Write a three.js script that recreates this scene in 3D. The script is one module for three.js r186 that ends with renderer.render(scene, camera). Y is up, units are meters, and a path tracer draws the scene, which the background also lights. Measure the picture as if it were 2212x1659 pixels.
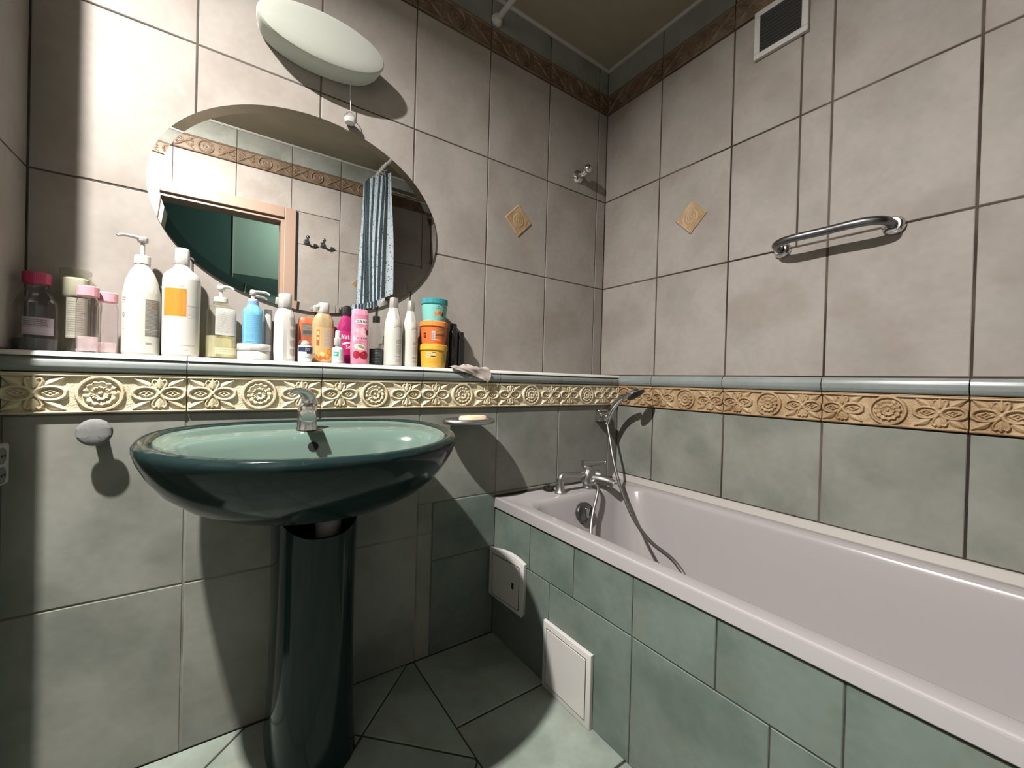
import * as THREE from 'three';
import { mergeGeometries, mergeVertices, toCreasedNormals } from 'three/addons/utils/BufferGeometryUtils.js';
import { RoundedBoxGeometry } from 'three/addons/geometries/RoundedBoxGeometry.js';
import { RectAreaLightUniformsLib } from 'three/addons/lights/RectAreaLightUniformsLib.js';

// ---------------------------------------------------------------- camera, light, exposure
const scene = new THREE.Scene();
scene.background = new THREE.Color(0x000000);
const camera = new THREE.PerspectiveCamera(2 * Math.atan(829.5 / 888.376) * 180 / Math.PI, 2212 / 1659, 0.02, 30);
camera.position.set(-1.580, 0.9923, 1.4763);
camera.up.set(-0.0178, 0.99961, -0.0216);
camera.lookAt(-1.580 + 0.57179, 0.9923 - 0.00767, 1.4763 - 0.82036);
const renderer = new THREE.WebGLRenderer({ antialias: true });
renderer.toneMapping = THREE.LinearToneMapping;
renderer.toneMappingExposure = 1.0;
renderer.shadowMap.enabled = true;
RectAreaLightUniformsLib.init();
const LAMP = new THREE.Vector3(-2.13, 2.52, 0.80);      // the one ceiling spotlight, found from the shadows
const LAMP_SIZE = 0.05, LAMP_POWER = 23500;
const downlight = new THREE.RectAreaLight(0xfff9f3, LAMP_POWER, LAMP_SIZE, LAMP_SIZE);
downlight.position.copy(LAMP);
const AIM = new THREE.Vector3(0.0, -0.92, 0.25).normalize();
downlight.lookAt(LAMP.clone().add(AIM));
scene.add(downlight);
downlight.name = 'downlight_beam';

// ---------------------------------------------------------------- helpers
const CEIL = 2.583, DEEP = 1.785, D = 0.119, LEFT = -2.9, WX = -1.977, SH = 1.0318, RIM = 0.534;
const TW = 0.32;
function rnd(seed) { let s = seed >>> 0; return () => { s = (s + 0x6d2b79f5) | 0; let t = Math.imul(s ^ (s >>> 15), 1 | s); t = (t + Math.imul(t ^ (t >>> 7), 61 | t)) ^ t; return ((t ^ (t >>> 14)) >>> 0) / 4294967296; }; }
const R = rnd(77);
const V = (x, y, z) => new THREE.Vector3(x, y, z);
const taken = new Map();
function numbered(name) { const n = taken.get(name) || 0; taken.set(name, n + 1); return n ? name + '_' + String(n).padStart(3, '0') : name; }
function thing(name, label, category, pos = [0, 0, 0], turn = 0, group) {
  const o = new THREE.Group(); o.name = numbered(name); o.position.set(...pos); o.rotation.y = turn;
  o.userData = { label, category }; if (group) o.userData.group = group; scene.add(o); return o;
}
function struct(name, label, pos = [0, 0, 0]) { const o = new THREE.Group(); o.name = name; o.position.set(...pos); o.userData = { kind: 'structure', label, category: name.split('_')[0] }; scene.add(o); return o; }
function part(parent, name, geo, mat, pos, rot) {
  const m = new THREE.Mesh(geo, mat); m.name = name; m.castShadow = m.receiveShadow = true;
  if (pos) m.position.set(...pos); if (rot) m.rotation.set(...rot); parent.add(m); return m;
}
const clamp = (x, a, b) => Math.min(b, Math.max(a, x)), mix = (a, b, t) => a + (b - a) * t;
const smooth = (a, b, x) => { const t = clamp((x - a) / (b - a), 0, 1); return t * t * (3 - 2 * t); };
function crease(g, a = 0.6) { return toCreasedNormals(g, a); }

// periodic value noise, for textures
function makeNoise(seed) {
  const N = 64, r = rnd(seed), t = new Float32Array(N * N); for (let i = 0; i < N * N; i++) t[i] = r();
  return (x, y, p) => {                       // p = period in cells
    const xi = Math.floor(x), yi = Math.floor(y), fx = x - xi, fy = y - yi, w = (a, b) => t[(((b % p) + p) % p % N) * N + (((a % p) + p) % p % N)];
    const sx = fx * fx * (3 - 2 * fx), sy = fy * fy * (3 - 2 * fy);
    return mix(mix(w(xi, yi), w(xi + 1, yi), sx), mix(w(xi, yi + 1), w(xi + 1, yi + 1), sx), sy);
  };
}
const n1 = makeNoise(5), n2 = makeNoise(19), n3 = makeNoise(43);
function fbm(n, u, v, p, oct) { let s = 0, a = 0.5, q = p; for (let i = 0; i < oct; i++) { s += a * n(u * q, v * q, q); q *= 2; a *= 0.5; } return s; }
function dataTex(size, fn, srgb = true) {
  const d = new Uint8Array(size * size * 4);
  for (let y = 0; y < size; y++) for (let x = 0; x < size; x++) {
    const c = fn(x / size, y / size), i = (y * size + x) * 4;
    d[i] = clamp(c[0], 0, 1) * 255; d[i + 1] = clamp(c[1], 0, 1) * 255; d[i + 2] = clamp(c[2], 0, 1) * 255; d[i + 3] = 255;
  }
  const t = new THREE.DataTexture(d, size, size, THREE.RGBAFormat); t.wrapS = t.wrapT = THREE.RepeatWrapping; t.magFilter = THREE.LinearFilter; t.minFilter = THREE.LinearMipmapLinearFilter; t.generateMipmaps = true;
  if (srgb) t.colorSpace = THREE.SRGBColorSpace; t.needsUpdate = true; return t;
}
function canvasTex(w, h, draw) {
  const c = document.createElement('canvas'); c.width = w; c.height = h; const g = c.getContext('2d'); draw(g, w, h);
  const t = new THREE.CanvasTexture(c); t.colorSpace = THREE.SRGBColorSpace; t.magFilter = THREE.LinearFilter; return t;
}
// glazed tile clouding: two tones in soft clouds, fine speckle, a few brush marks
function tileTex(a, b, c, amt, period, gain = 1) {
  [a, b, c] = [a, b, c].map((k) => k.map((q) => q * gain));
  const t = dataTex(512, (u, v) => {
    const k = smooth(0.28, 0.68, fbm(n1, u, v, 5, 5)), s = smooth(0.45, 0.75, fbm(n2, u, v, 8, 4)), f = fbm(n3, u, v, 60, 2);
    const br = smooth(0.62, 0.8, n2(u * 26 + 3 * n1(u * 4, v * 4, 4), v * 7, 64)) * 0.25;
    return [0, 1, 2].map((i) => mix(mix(a[i], b[i], k * amt), c[i], s * 0.5 * amt + br * 0.3 * amt) + (f - 0.37) * 0.035);
  });
  t.repeat.set(1 / period, 1 / period); return t;
}
const dim = (m) => { if (!(m.metalness > 0.5) && !(m.transmission > 0.5)) m.color.multiplyScalar(0.75); return m; };      // every finish in the room is a little duller than the tones listed below
const std = (o) => dim(new THREE.MeshStandardMaterial(o));
const phys = (o) => dim(new THREE.MeshPhysicalMaterial(o));
const lin = (r, g, b) => new THREE.Color().setRGB(r, g, b);
const bumpTex = dataTex(512, (u, v) => { const f = fbm(n1, u, v, 10, 4) * 0.7 + fbm(n3, u, v, 48, 2) * 0.3; return [f, f, f]; }, false);
bumpTex.repeat.set(2.2, 2.2);

const M = {
  cream: phys({ map: tileTex([0.63, 0.608, 0.585], [0.585, 0.557, 0.53], [0.59, 0.58, 0.555], 1.1, 0.9), roughness: 0.58, specularIntensity: 0.15, bumpMap: bumpTex, bumpScale: 0.0004 }),
  grey: phys({ map: tileTex([0.55, 0.558, 0.53], [0.475, 0.488, 0.46], [0.515, 0.515, 0.48], 1.15, 0.9), roughness: 0.58, specularIntensity: 0.3, bumpMap: bumpTex, bumpScale: 0.0004 }),
  green: phys({ map: tileTex([0.425, 0.47, 0.442], [0.365, 0.415, 0.387], [0.42, 0.445, 0.41], 1.1, 0.8), roughness: 0.5, specularIntensity: 0.4, bumpMap: bumpTex, bumpScale: 0.0003 }),
  floor: phys({ map: tileTex([0.55, 0.595, 0.56], [0.48, 0.525, 0.49], [0.51, 0.525, 0.48], 1.1, 0.7), roughness: 0.5, specularIntensity: 0.4, bumpMap: bumpTex, bumpScale: 0.0003 }),
  frieze: std({ map: tileTex([0.84, 0.80, 0.69], [0.80, 0.75, 0.625], [0.76, 0.70, 0.565], 1, 0.25), roughness: 0.55 }),
  friezeStained: std({ map: tileTex([0.70, 0.60, 0.465], [0.64, 0.535, 0.395], [0.54, 0.425, 0.29], 1.1, 0.3), roughness: 0.55 }),
  topFrieze: std({ map: tileTex([0.45, 0.375, 0.295], [0.395, 0.32, 0.25], [0.33, 0.265, 0.20], 1, 0.25), roughness: 0.5 }),
  moulding: phys({ map: tileTex([0.55, 0.585, 0.585], [0.505, 0.54, 0.535], [0.53, 0.55, 0.53], 1, 0.5), roughness: 0.22, clearcoat: 0.3, clearcoatRoughness: 0.15 }),
  shelfTop: phys({ map: tileTex([0.88, 0.88, 0.86], [0.86, 0.86, 0.84], [0.86, 0.85, 0.82], 1, 0.4), roughness: 0.25 }),
  groutUpper: std({ map: tileTex([0.34, 0.31, 0.28], [0.25, 0.22, 0.195], [0.19, 0.16, 0.135], 1.2, 0.6), roughness: 0.95 }),
  groutRight: std({ map: tileTex([0.38, 0.335, 0.29], [0.22, 0.175, 0.14], [0.13, 0.095, 0.07], 1.4, 0.7), roughness: 0.95 }),
  groutLower: std({ map: tileTex([0.52, 0.52, 0.48], [0.43, 0.425, 0.375], [0.37, 0.35, 0.30], 1.1, 0.5), roughness: 0.95 }),
  groutDark: std({ map: tileTex([0.22, 0.215, 0.18], [0.15, 0.145, 0.115], [0.10, 0.095, 0.07], 1.1, 0.5), roughness: 0.95 }),
  mould: std({ map: tileTex([0.25, 0.19, 0.14], [0.12, 0.09, 0.07], [0.08, 0.06, 0.05], 1.2, 0.3), roughness: 0.8 }),
  ceiling: std({ map: tileTex([0.62, 0.58, 0.50], [0.57, 0.53, 0.455], [0.53, 0.50, 0.43], 1, 1.2), roughness: 0.85 }),
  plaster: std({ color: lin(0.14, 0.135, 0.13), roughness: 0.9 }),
  acrylic: phys({ color: lin(0.37, 0.35, 0.355), roughness: 0.2 }),
  sealStrip: phys({ color: lin(0.42, 0.40, 0.375), roughness: 0.3 }),
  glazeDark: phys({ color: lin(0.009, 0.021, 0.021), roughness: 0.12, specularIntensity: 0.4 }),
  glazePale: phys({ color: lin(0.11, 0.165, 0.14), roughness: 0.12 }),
  chromeTap: phys({ color: lin(0.60, 0.60, 0.59), metalness: 1, roughness: 0.24 }),
  chrome: phys({ color: lin(0.66, 0.66, 0.65), metalness: 1, roughness: 0.12 }),
  chromeDull: phys({ color: lin(0.42, 0.415, 0.41), metalness: 1, roughness: 0.36 }),
  hoseSteel: phys({ color: lin(0.27, 0.255, 0.245), metalness: 1, roughness: 0.42 }),
  steelDark: phys({ color: lin(0.19, 0.19, 0.20), metalness: 1, roughness: 0.3 }),
  mirror: phys({ color: lin(0.86, 0.86, 0.84), metalness: 1, roughness: 0.0 }),
  black: phys({ color: lin(0.012, 0.012, 0.012), roughness: 0.3 }),
  blackHole: std({ color: lin(0.004, 0.004, 0.004), roughness: 1 }),
  whitePlastic: phys({ color: lin(0.54, 0.53, 0.51), roughness: 0.35 }),
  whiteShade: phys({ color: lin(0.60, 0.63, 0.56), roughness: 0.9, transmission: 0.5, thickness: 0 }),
  louvre: phys({ color: lin(0.05, 0.05, 0.048), roughness: 0.5 }),
  greyPlastic: phys({ color: lin(0.17, 0.175, 0.175), roughness: 0.85 }),
  paintDoor: phys({ color: lin(0.33, 0.23, 0.175), roughness: 0.4 }),
  teal: std({ color: lin(0.045, 0.105, 0.10), roughness: 0.6 }),
  tealPale: std({ color: lin(0.33, 0.42, 0.37), roughness: 0.8 }),
  greenDark: std({ color: lin(0.03, 0.08, 0.07), roughness: 0.6 }),
  soap: phys({ color: lin(0.82, 0.70, 0.48), roughness: 0.45 }),
  lamp: new THREE.MeshStandardMaterial({ color: 0xffffff, emissive: 0xfff9f3, emissiveIntensity: 6 }),
};

// ---- geometry builders
function soup(pos, uv) {
  const g = new THREE.BufferGeometry(); g.setAttribute('position', new THREE.Float32BufferAttribute(pos, 3));
  g.setAttribute('uv', new THREE.Float32BufferAttribute(uv || new Array(pos.length / 3 * 2).fill(0), 2)); g.computeVertexNormals(); return g;
}
// a tile: w x h, front at z = 0, chamfered front edges, uv in metres
function tileGeo(w, h, t = 0.006, c = 0.0016) {
  const x = w / 2, y = h / 2, p = [], q = [], u0 = R() * 7, v0 = R() * 7;
  const A = [[-x + c, -y + c, 0], [x - c, -y + c, 0], [x - c, y - c, 0], [-x + c, y - c, 0]];
  const B = [[-x, -y, -c * 0.8], [x, -y, -c * 0.8], [x, y, -c * 0.8], [-x, y, -c * 0.8]], E = B.map((k) => [k[0], k[1], -t]);
  const quad = (a, b, cc, d) => [a, b, cc, a, cc, d].forEach((k) => { p.push(...k); q.push(k[0] + u0, k[1] + v0); });
  quad(...A);
  for (let i = 0; i < 4; i++) { const j = (i + 1) % 4; quad(B[i], B[j], A[j], A[i]); quad(E[i], E[j], B[j], B[i]); }
  return soup(p, q);
}
// prism with polygon outline (x,z) lying flat, top at y = 0, chamfered top
function slabGeo(poly, t = 0.01, c = 0.0018) {
  const cx = poly.reduce((s, k) => s + k[0], 0) / poly.length, cz = poly.reduce((s, k) => s + k[1], 0) / poly.length, n = poly.length, u0 = R() * 7, v0 = R() * 7;
  const P = poly.map((k) => [k[0], -c * 0.8, k[1]]), E = poly.map((k) => [k[0], -t, k[1]]);
  const A = poly.map((k) => { const d = Math.hypot(k[0] - cx, k[1] - cz), f = Math.max(0, 1 - 1.6 * c / d); return [cx + (k[0] - cx) * f, 0, cz + (k[1] - cz) * f]; });
  const p = [], q = [], tri = (...k) => k.forEach((m) => { p.push(...m); q.push(m[0] + u0, m[2] + v0); });
  for (let i = 1; i < n - 1; i++) tri(A[0], A[i], A[i + 1]);
  for (let i = 0; i < n; i++) { const j = (i + 1) % n; tri(A[i], P[i], P[j]); tri(A[i], P[j], A[j]); tri(P[i], E[i], E[j]); tri(P[i], E[j], P[j]); }
  return soup(p, q);
}
function area2(poly) { let s = 0; for (let i = 0; i < poly.length; i++) { const a = poly[i], b = poly[(i + 1) % poly.length]; s += a[0] * b[1] - b[0] * a[1]; } return s / 2; }
// extrude a closed profile [[out, y], ...] along u, centred
function extrudeU(pts, len) {
  const s = new THREE.Shape(pts.map((k) => new THREE.Vector2(k[0], k[1])));
  const g = new THREE.ExtrudeGeometry(s, { depth: len, bevelEnabled: false, steps: 1 }); g.translate(0, 0, -len / 2); g.rotateY(-Math.PI / 2); return crease(g, 0.5);
}
const se = (a, n) => { const s = Math.sin(a), c = Math.cos(a), e = 2 / n; return [Math.sign(s) * Math.abs(s) ** e, Math.sign(c) * Math.abs(c) ** e]; };
// loft of superellipse rings: {y, rx, rz, n, cx, cz} ; angle 0 faces +z
function loft(rings, seg = 40, capA = true, capB = true, cr = 0.7) {
  const pos = [], uv = [], idx = [];
  rings.forEach((r, j) => {
    for (let i = 0; i <= seg; i++) {
      const a = i / seg * Math.PI * 2, [sx, cz] = se(a, r.n || 2), back = cz < 0 && r.rb !== undefined;
      const [bx, bz] = back ? se(a, r.nb || r.n || 2) : [sx, cz];
      const zz = (r.cz || 0) + bz * (back ? r.rb : r.rz), yy = typeof r.y === 'function' ? r.y(a, zz) : r.y;
      pos.push((r.cx || 0) + bx * r.rx, yy, zz); uv.push(i / seg, j / (rings.length - 1));
    }
  });
  const w = seg + 1;
  for (let j = 0; j < rings.length - 1; j++) for (let i = 0; i < seg; i++) { const a = j * w + i, b = a + 1, c = a + w, d = c + 1; idx.push(a, b, d, a, d, c); }
  const cap = (j, flip) => {
    const r = rings[j]; let yy = 0; for (let i = 0; i < seg; i++) yy += pos[(j * w + i) * 3 + 1] / seg;
    const o = pos.length / 3; pos.push(r.cx || 0, yy, (r.cz || 0)); uv.push(0.5, 0.5);
    for (let i = 0; i < seg; i++) flip ? idx.push(o, j * w + i + 1, j * w + i) : idx.push(o, j * w + i, j * w + i + 1);
  };
  if (capA) cap(0, true); if (capB) cap(rings.length - 1, false);
  const g = new THREE.BufferGeometry(); g.setAttribute('position', new THREE.Float32BufferAttribute(pos, 3)); g.setAttribute('uv', new THREE.Float32BufferAttribute(uv, 2)); g.setIndex(idx);
  return crease(g.toNonIndexed(), cr);
}
const prof = (list, n) => list.map(([y, rx, rz]) => ({ y, rx, rz: rz ?? rx, n: n || 2 }));
// a curved label lying on a loft between y0 and y1, angles a0..a1
function labelPatch(rings, y0, y1, a0, a1, off = 0.0006, na = 24, ny = 8) {
  const at = (y) => { let j = 0; while (j < rings.length - 2 && y > rings[j + 1].y) j++; const A = rings[j], B = rings[j + 1], t = clamp((y - A.y) / Math.max(1e-6, B.y - A.y), 0, 1); return { rx: mix(A.rx, B.rx, t), rz: mix(A.rz, B.rz, t), n: A.n || 2 }; };
  const pos = [], uv = [], idx = [];
  for (let j = 0; j <= ny; j++) { const y = mix(y0, y1, j / ny), r = at(y); for (let i = 0; i <= na; i++) { const a = mix(a0, a1, i / na), [s, c] = se(a, r.n); pos.push(s * (r.rx + off), y, c * (r.rz + off)); uv.push(i / na, j / ny); } }
  for (let j = 0; j < ny; j++) for (let i = 0; i < na; i++) { const a = j * (na + 1) + i; idx.push(a, a + 1, a + na + 2, a, a + na + 2, a + na + 1); }
  const g = new THREE.BufferGeometry(); g.setAttribute('position', new THREE.Float32BufferAttribute(pos, 3)); g.setAttribute('uv', new THREE.Float32BufferAttribute(uv, 2)); g.setIndex(idx); g.computeVertexNormals(); return g;
}
const lathe = (pts, seg = 32, cr = 0.6) => crease(new THREE.LatheGeometry(pts.map((k) => new THREE.Vector2(k[0], k[1])), seg).toNonIndexed(), cr);
function tube(pts, r, seg = 48, rs = 12, closed = false) { return new THREE.TubeGeometry(new THREE.CatmullRomCurve3(pts.map((k) => (k.isVector3 ? k : V(...k))), closed, 'centripetal'), seg, r, rs, closed); }
// tube with a radius that varies along the way, closed ends
function taperTube(pts, rad, seg = 32, rs = 16, flat = 1) {
  const c = new THREE.CatmullRomCurve3(pts.map((k) => V(...k)), false, 'centripetal'), f = c.computeFrenetFrames(seg, false), pos = [], idx = [], uv = [];
  for (let j = 0; j <= seg; j++) { const t = j / seg, P = c.getPointAt(t), r = rad(t); for (let i = 0; i <= rs; i++) { const a = i / rs * Math.PI * 2, o = P.clone().addScaledVector(f.normals[j], Math.cos(a) * r).addScaledVector(f.binormals[j], Math.sin(a) * r * flat); pos.push(o.x, o.y, o.z); uv.push(i / rs, t); } }
  for (let j = 0; j < seg; j++) for (let i = 0; i < rs; i++) { const a = j * (rs + 1) + i, b = a + rs + 1; idx.push(a, b, a + 1, b, b + 1, a + 1); }
  for (const j of [0, seg]) { const P = c.getPointAt(j / seg), o = pos.length / 3; pos.push(P.x, P.y, P.z); uv.push(0.5, 0.5); for (let i = 0; i < rs; i++) { const a = j * (rs + 1) + i; j ? idx.push(o, a, a + 1) : idx.push(o, a + 1, a); } }
  const g = new THREE.BufferGeometry(); g.setAttribute('position', new THREE.Float32BufferAttribute(pos, 3)); g.setAttribute('uv', new THREE.Float32BufferAttribute(uv, 2)); g.setIndex(idx); g.computeVertexNormals(); return g;
}
const cyl = (r0, r1, h, s = 28) => new THREE.CylinderGeometry(r1, r0, h, s);           // bottom radius, top radius
const rbox = (x, y, z, r = 0.003, s = 2) => new RoundedBoxGeometry(x, y, z, s, r);
const box = (x, y, z) => new THREE.BoxGeometry(x, y, z);

// ---- walls: u runs along the wall, n out of it into the room
const WALLS = {
  back: { th: 0, at: (u, n) => [u, n] },                       // u = x
  right: { th: -Math.PI / 2, at: (u, n) => [-n, u] },          // u = z
  left: { th: Math.PI / 2, at: (u, n) => [WX + n, u] },        // u = z
  front: { th: Math.PI, at: (u, n) => [u, DEEP - n] },         // u = x
};
function onWall(parent, wall, name, geo, mat, u, y, n) { const w = WALLS[wall], [x, z] = w.at(u, n), m = part(parent, name, geo, mat, [x - parent.position.x, y - parent.position.y, z - parent.position.z]); m.rotation.y = w.th; return m; }
function subtract(r, h) {           // rectangle minus rectangle
  const [a0, a1, b0, b1] = r, [c0, c1, d0, d1] = h;
  if (c0 >= a1 || c1 <= a0 || d0 >= b1 || d1 <= b0) return [r];
  const out = []; if (d1 < b1) out.push([a0, a1, d1, b1]); if (d0 > b0) out.push([a0, a1, b0, d0]);
  const y0 = Math.max(b0, d0), y1 = Math.min(b1, d1); if (c0 > a0) out.push([a0, c0, y0, y1]); if (c1 < a1) out.push([c1, a1, y0, y1]);
  return out;
}
function tiles(parent, wall, us, ys, mat, n = 0, holes = [], gap = 0.0045, name = 'tile') {
  for (let i = 0; i + 1 < us.length; i++) for (let j = 0; j + 1 < ys.length; j++) {
    let rects = [[us[i], us[i + 1], ys[j], ys[j + 1]]]; for (const h of holes) rects = rects.flatMap((r) => subtract(r, h));
    for (const [a, b, c, d] of rects) if (b - a > 0.012 && d - c > 0.012) {
      const m = onWall(parent, wall, name, tileGeo(b - a - gap, d - c - gap), mat, (a + b) / 2, (c + d) / 2, n + (R() - 0.5) * 0.0006);
      m.rotation.x = 0; 
    }
  }
}
const steps = (a, b, first, d) => { const o = [a]; for (let x = first; x < b - 1e-4; x += d) if (x > a + 1e-4) o.push(x); o.push(b); return o; };

// ---- reliefs of the border tiles
const FH = 0.0965;
const almond = (x, y, a, b) => { const k = 1 - (y / b) ** 2; return k <= 0 ? 0 : Math.max(0, 1 - Math.abs(x) / (a * k)); };
const bead = (r, R0, h) => (r < R0 ? h * Math.sqrt(1 - (r / R0) ** 2) : 0);
const rid = (d, w, h) => { const k = Math.abs(d) / w; return k >= 1 ? 0 : h * Math.sqrt(1 - k * k); };
const VOL = [[0.001, 0.004], [0.006, 0.0105], [0.011, 0.0185], [0.0138, 0.0265], [0.0125, 0.0325], [0.0085, 0.0345], [0.0065, 0.0315]];
function polyDist(x, y, P) { let b = 9; for (let i = 0; i + 1 < P.length; i++) { const [ax, ay] = P[i], dx = P[i + 1][0] - ax, dy = P[i + 1][1] - ay, t = clamp(((x - ax) * dx + (y - ay) * dy) / (dx * dx + dy * dy), 0, 1); b = Math.min(b, Math.hypot(x - ax - t * dx, y - ay - t * dy)); } return b; }
function leafAt(x, y, ax, ay, bx, by, hw) { const dx = bx - ax, dy = by - ay, l = Math.hypot(dx, dy), t = ((x - ax) * dx + (y - ay) * dy) / l / l; if (t <= 0 || t >= 1) return 0; const d = Math.abs((x - ax) * dy - (y - ay) * dx) / l, w = hw * Math.sin(Math.PI * Math.pow(t, 0.75)); return d < w ? 1 - d / w : 0; }
function reliefLow(u, v) {
  let h = 0.0009 * n3(u * 700 + 40, v * 700 + 40, 64);
  if (v > 0.0385) h = Math.max(h, 0.0036 + rid(v - 0.0410, 0.0024, 0.0022) + rid(v - 0.0458, 0.0022, 0.0024));
  if (v < -0.0405) h = Math.max(h, 0.0034 + rid(v + 0.0428, 0.0022, 0.0018));
  const r = Math.hypot(u, v), th = Math.atan2(v, u);
  if (r < 0.046) {
    h = Math.max(h, 0.0056 * smooth(0, 0.0016, 0.0046 - Math.abs(r - 0.0388)));
    const R1 = 0.0298 * (1 + 0.05 * Math.cos(13 * th)), R2 = 0.0178 * (1 + 0.06 * Math.cos(11 * th + 1));
    if (r < R1) h = Math.max(h, (0.0018 + 0.0042 * smooth(0.016, 0.028, r)) * (0.72 + 0.28 * Math.abs(Math.cos(6.5 * th))) * smooth(0, 0.0022, R1 - r));
    if (r < R2) h = Math.max(h, (0.0025 + 0.0042 * smooth(0.004, 0.0165, r)) * (0.6 + 0.4 * Math.abs(Math.cos(9 * th))) * smooth(0, 0.002, R2 - r));
    if (r < 0.005) h = Math.max(h, bead(r, 0.0048, 0.0068));
  }
  const fx = Math.abs(u) - 0.1065, ax = Math.abs(fx), ay = Math.abs(v);
  if (ax < 0.053) {
    const dx = ax - 0.0262, g = Math.hypot(dx / 0.024, v / 0.0152);
    h = Math.max(h, rid((g - 1) * 0.0145, 0.0036, 0.006));
    h = Math.max(h, rid((Math.abs(dx + 0.001) / 0.012 + ay / 0.0068 - 1) * 0.0055, 0.0019, 0.0038), bead(Math.hypot(dx + 0.001, v), 0.0032, 0.0044));
    h = Math.max(h, 0.0062 * Math.sqrt(almond(fx, ay - 0.0250, 0.0122, 0.0145)));
    h = Math.max(h, rid(polyDist(ax, ay, VOL), 0.0029, 0.0056));
    h = Math.max(h, 0.0056 * Math.sqrt(leafAt(ax, ay, 0.0165, 0.0175, 0.0500, 0.0380, 0.0100)));
    h = Math.max(h, bead(Math.hypot(fx, v), 0.005, 0.007));
  }
  return h;
}
function reliefTop(u, v) {
  let h = 0.0003 * n3(u * 700 + 40, v * 700 + 40, 64);
  if (Math.abs(v) > 0.040) h = Math.max(h, 0.0022 + rid(Math.abs(v) - 0.0425, 0.0026, 0.0016));
  const r = Math.hypot(u, v);
  h = Math.max(h, rid(r - 0.0365, 0.004, 0.0045), r < 0.03 ? 0.0018 * smooth(0, 0.004, 0.03 - r) : 0, rid(r - 0.017, 0.003, 0.003), bead(r, 0.006, 0.004));
  const fx = Math.abs(u) - 0.1065, ax = Math.abs(fx), ay = Math.abs(v);
  if (ax < 0.055) h = Math.max(h, 0.004 * Math.sqrt(leafAt(ax, ay, 0.004, 0.003, 0.05, 0.037, 0.006)), rid(polyDist(ax, ay, VOL.map(([a, b]) => [b * 1.2, a])), 0.0026, 0.0034), bead(Math.hypot(fx, v), 0.0065, 0.005));
  return h;
}
function reliefGeo(fn, u0, u1, res) {
  const H = FH, nx = Math.max(6, Math.round((u1 - u0) / res)), ny = Math.round(H / res), pos = [], uv = [], idx = [], um = (u0 + u1) / 2;
  const g0 = 0.0012;
  for (let j = -1; j <= ny + 1; j++) for (let i = -1; i <= nx + 1; i++) {
    const out = i < 0 || j < 0 || i > nx || j > ny, u = mix(u0 + g0, u1 - g0, clamp(i, 0, nx) / nx), v = mix(-H / 2 + g0, H / 2 - g0, clamp(j, 0, ny) / ny);
    pos.push(u - um, v, out ? -0.006 : fn(u, v) * 1.45); uv.push(u + um * 3, v);
  }
  const w = nx + 3; for (let j = 0; j < ny + 2; j++) for (let i = 0; i < nx + 2; i++) { const a = j * w + i; idx.push(a, a + 1, a + w + 1, a, a + w + 1, a + w); }
  const g = new THREE.BufferGeometry(); g.setAttribute('position', new THREE.Float32BufferAttribute(pos, 3)); g.setAttribute('uv', new THREE.Float32BufferAttribute(uv, 2)); g.setIndex(idx); g.computeVertexNormals(); return g;
}
const lowFull = reliefGeo(reliefLow, -0.16, 0.16, 0.00135), topFull = reliefGeo(reliefTop, -0.16, 0.16, 0.0019);
// border tiles between joints us; a cut piece shows the part of the pattern next to `keep`
function border(parent, wall, us, yc, fn, full, mat, n, flip = 1) {
  for (let i = 0; i + 1 < us.length; i++) {
    const w = us[i + 1] - us[i]; let g = full;
    if (w < TW - 0.002) { const low = i === 0; let a = low ? 0.16 - w : -0.16, b = low ? 0.16 : -0.16 + w; if (flip < 0) [a, b] = [-b, -a]; g = reliefGeo(fn, a, b, full === lowFull ? 0.00135 : 0.0019); }
    onWall(parent, wall, 'border_tile', g, mat, (us[i] + us[i + 1]) / 2, yc, n);
  }
}

// ================================================================ the room
const FB = 0.8877, Y2 = 1.4725, Y1 = 1.9152, TF = 2.3586, TT = TF + 0.0985;
const UX = [WX, -1.6609, -1.3409, -1.0209, -0.7009, -0.3809, -0.0609, 0];
const RZ = steps(0, DEEP, 0.322, TW), RZL = RZ.map((z, i) => (i ? z : D));
const UP = [SH, Y2, Y1, TF], LOW = [0, 0.4416, FB];
const REC = -0.0017;                                      // grout lies this far behind the tile faces
{
  const w = struct('wall_back', 'tiled back wall, cream above the ledge and grey green below');
  part(w, 'grout_upper', box(-LEFT + 0.12, CEIL - SH, 0.12), M.groutUpper, [(LEFT + 0.12) / 2, (CEIL + SH) / 2, REC - 0.06]);
  part(w, 'grout_lower', box(-LEFT + 0.12, SH - 0.01, 0.12 + D), M.groutLower, [(LEFT + 0.12) / 2, (SH - 0.01) / 2, REC + (D - 0.12) / 2]);
  tiles(w, 'back', UX, UP, M.cream);
  border(w, 'back', UX, TF + FH / 2 + 0.001, reliefTop, topFull, M.topFrieze, 0.001);
  tiles(w, 'back', UX, [TT, CEIL], M.grey);
  tiles(w, 'back', UX, LOW, M.grey, D, [[-0.966, -0.70, -0.1, 0.551]]);
  border(w, 'back', UX, FB + FH / 2 + 0.0005, reliefLow, lowFull, M.frieze, D + 0.004);
  tiles(w, 'back', [-0.966, -0.70], [0, 0.3405, 0.551], M.green, D + 0.003, [], 0.004);
  for (const [u, y] of [[-0.541, 1.6935]]) diamond(w, 'back', u, y);
}
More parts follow.
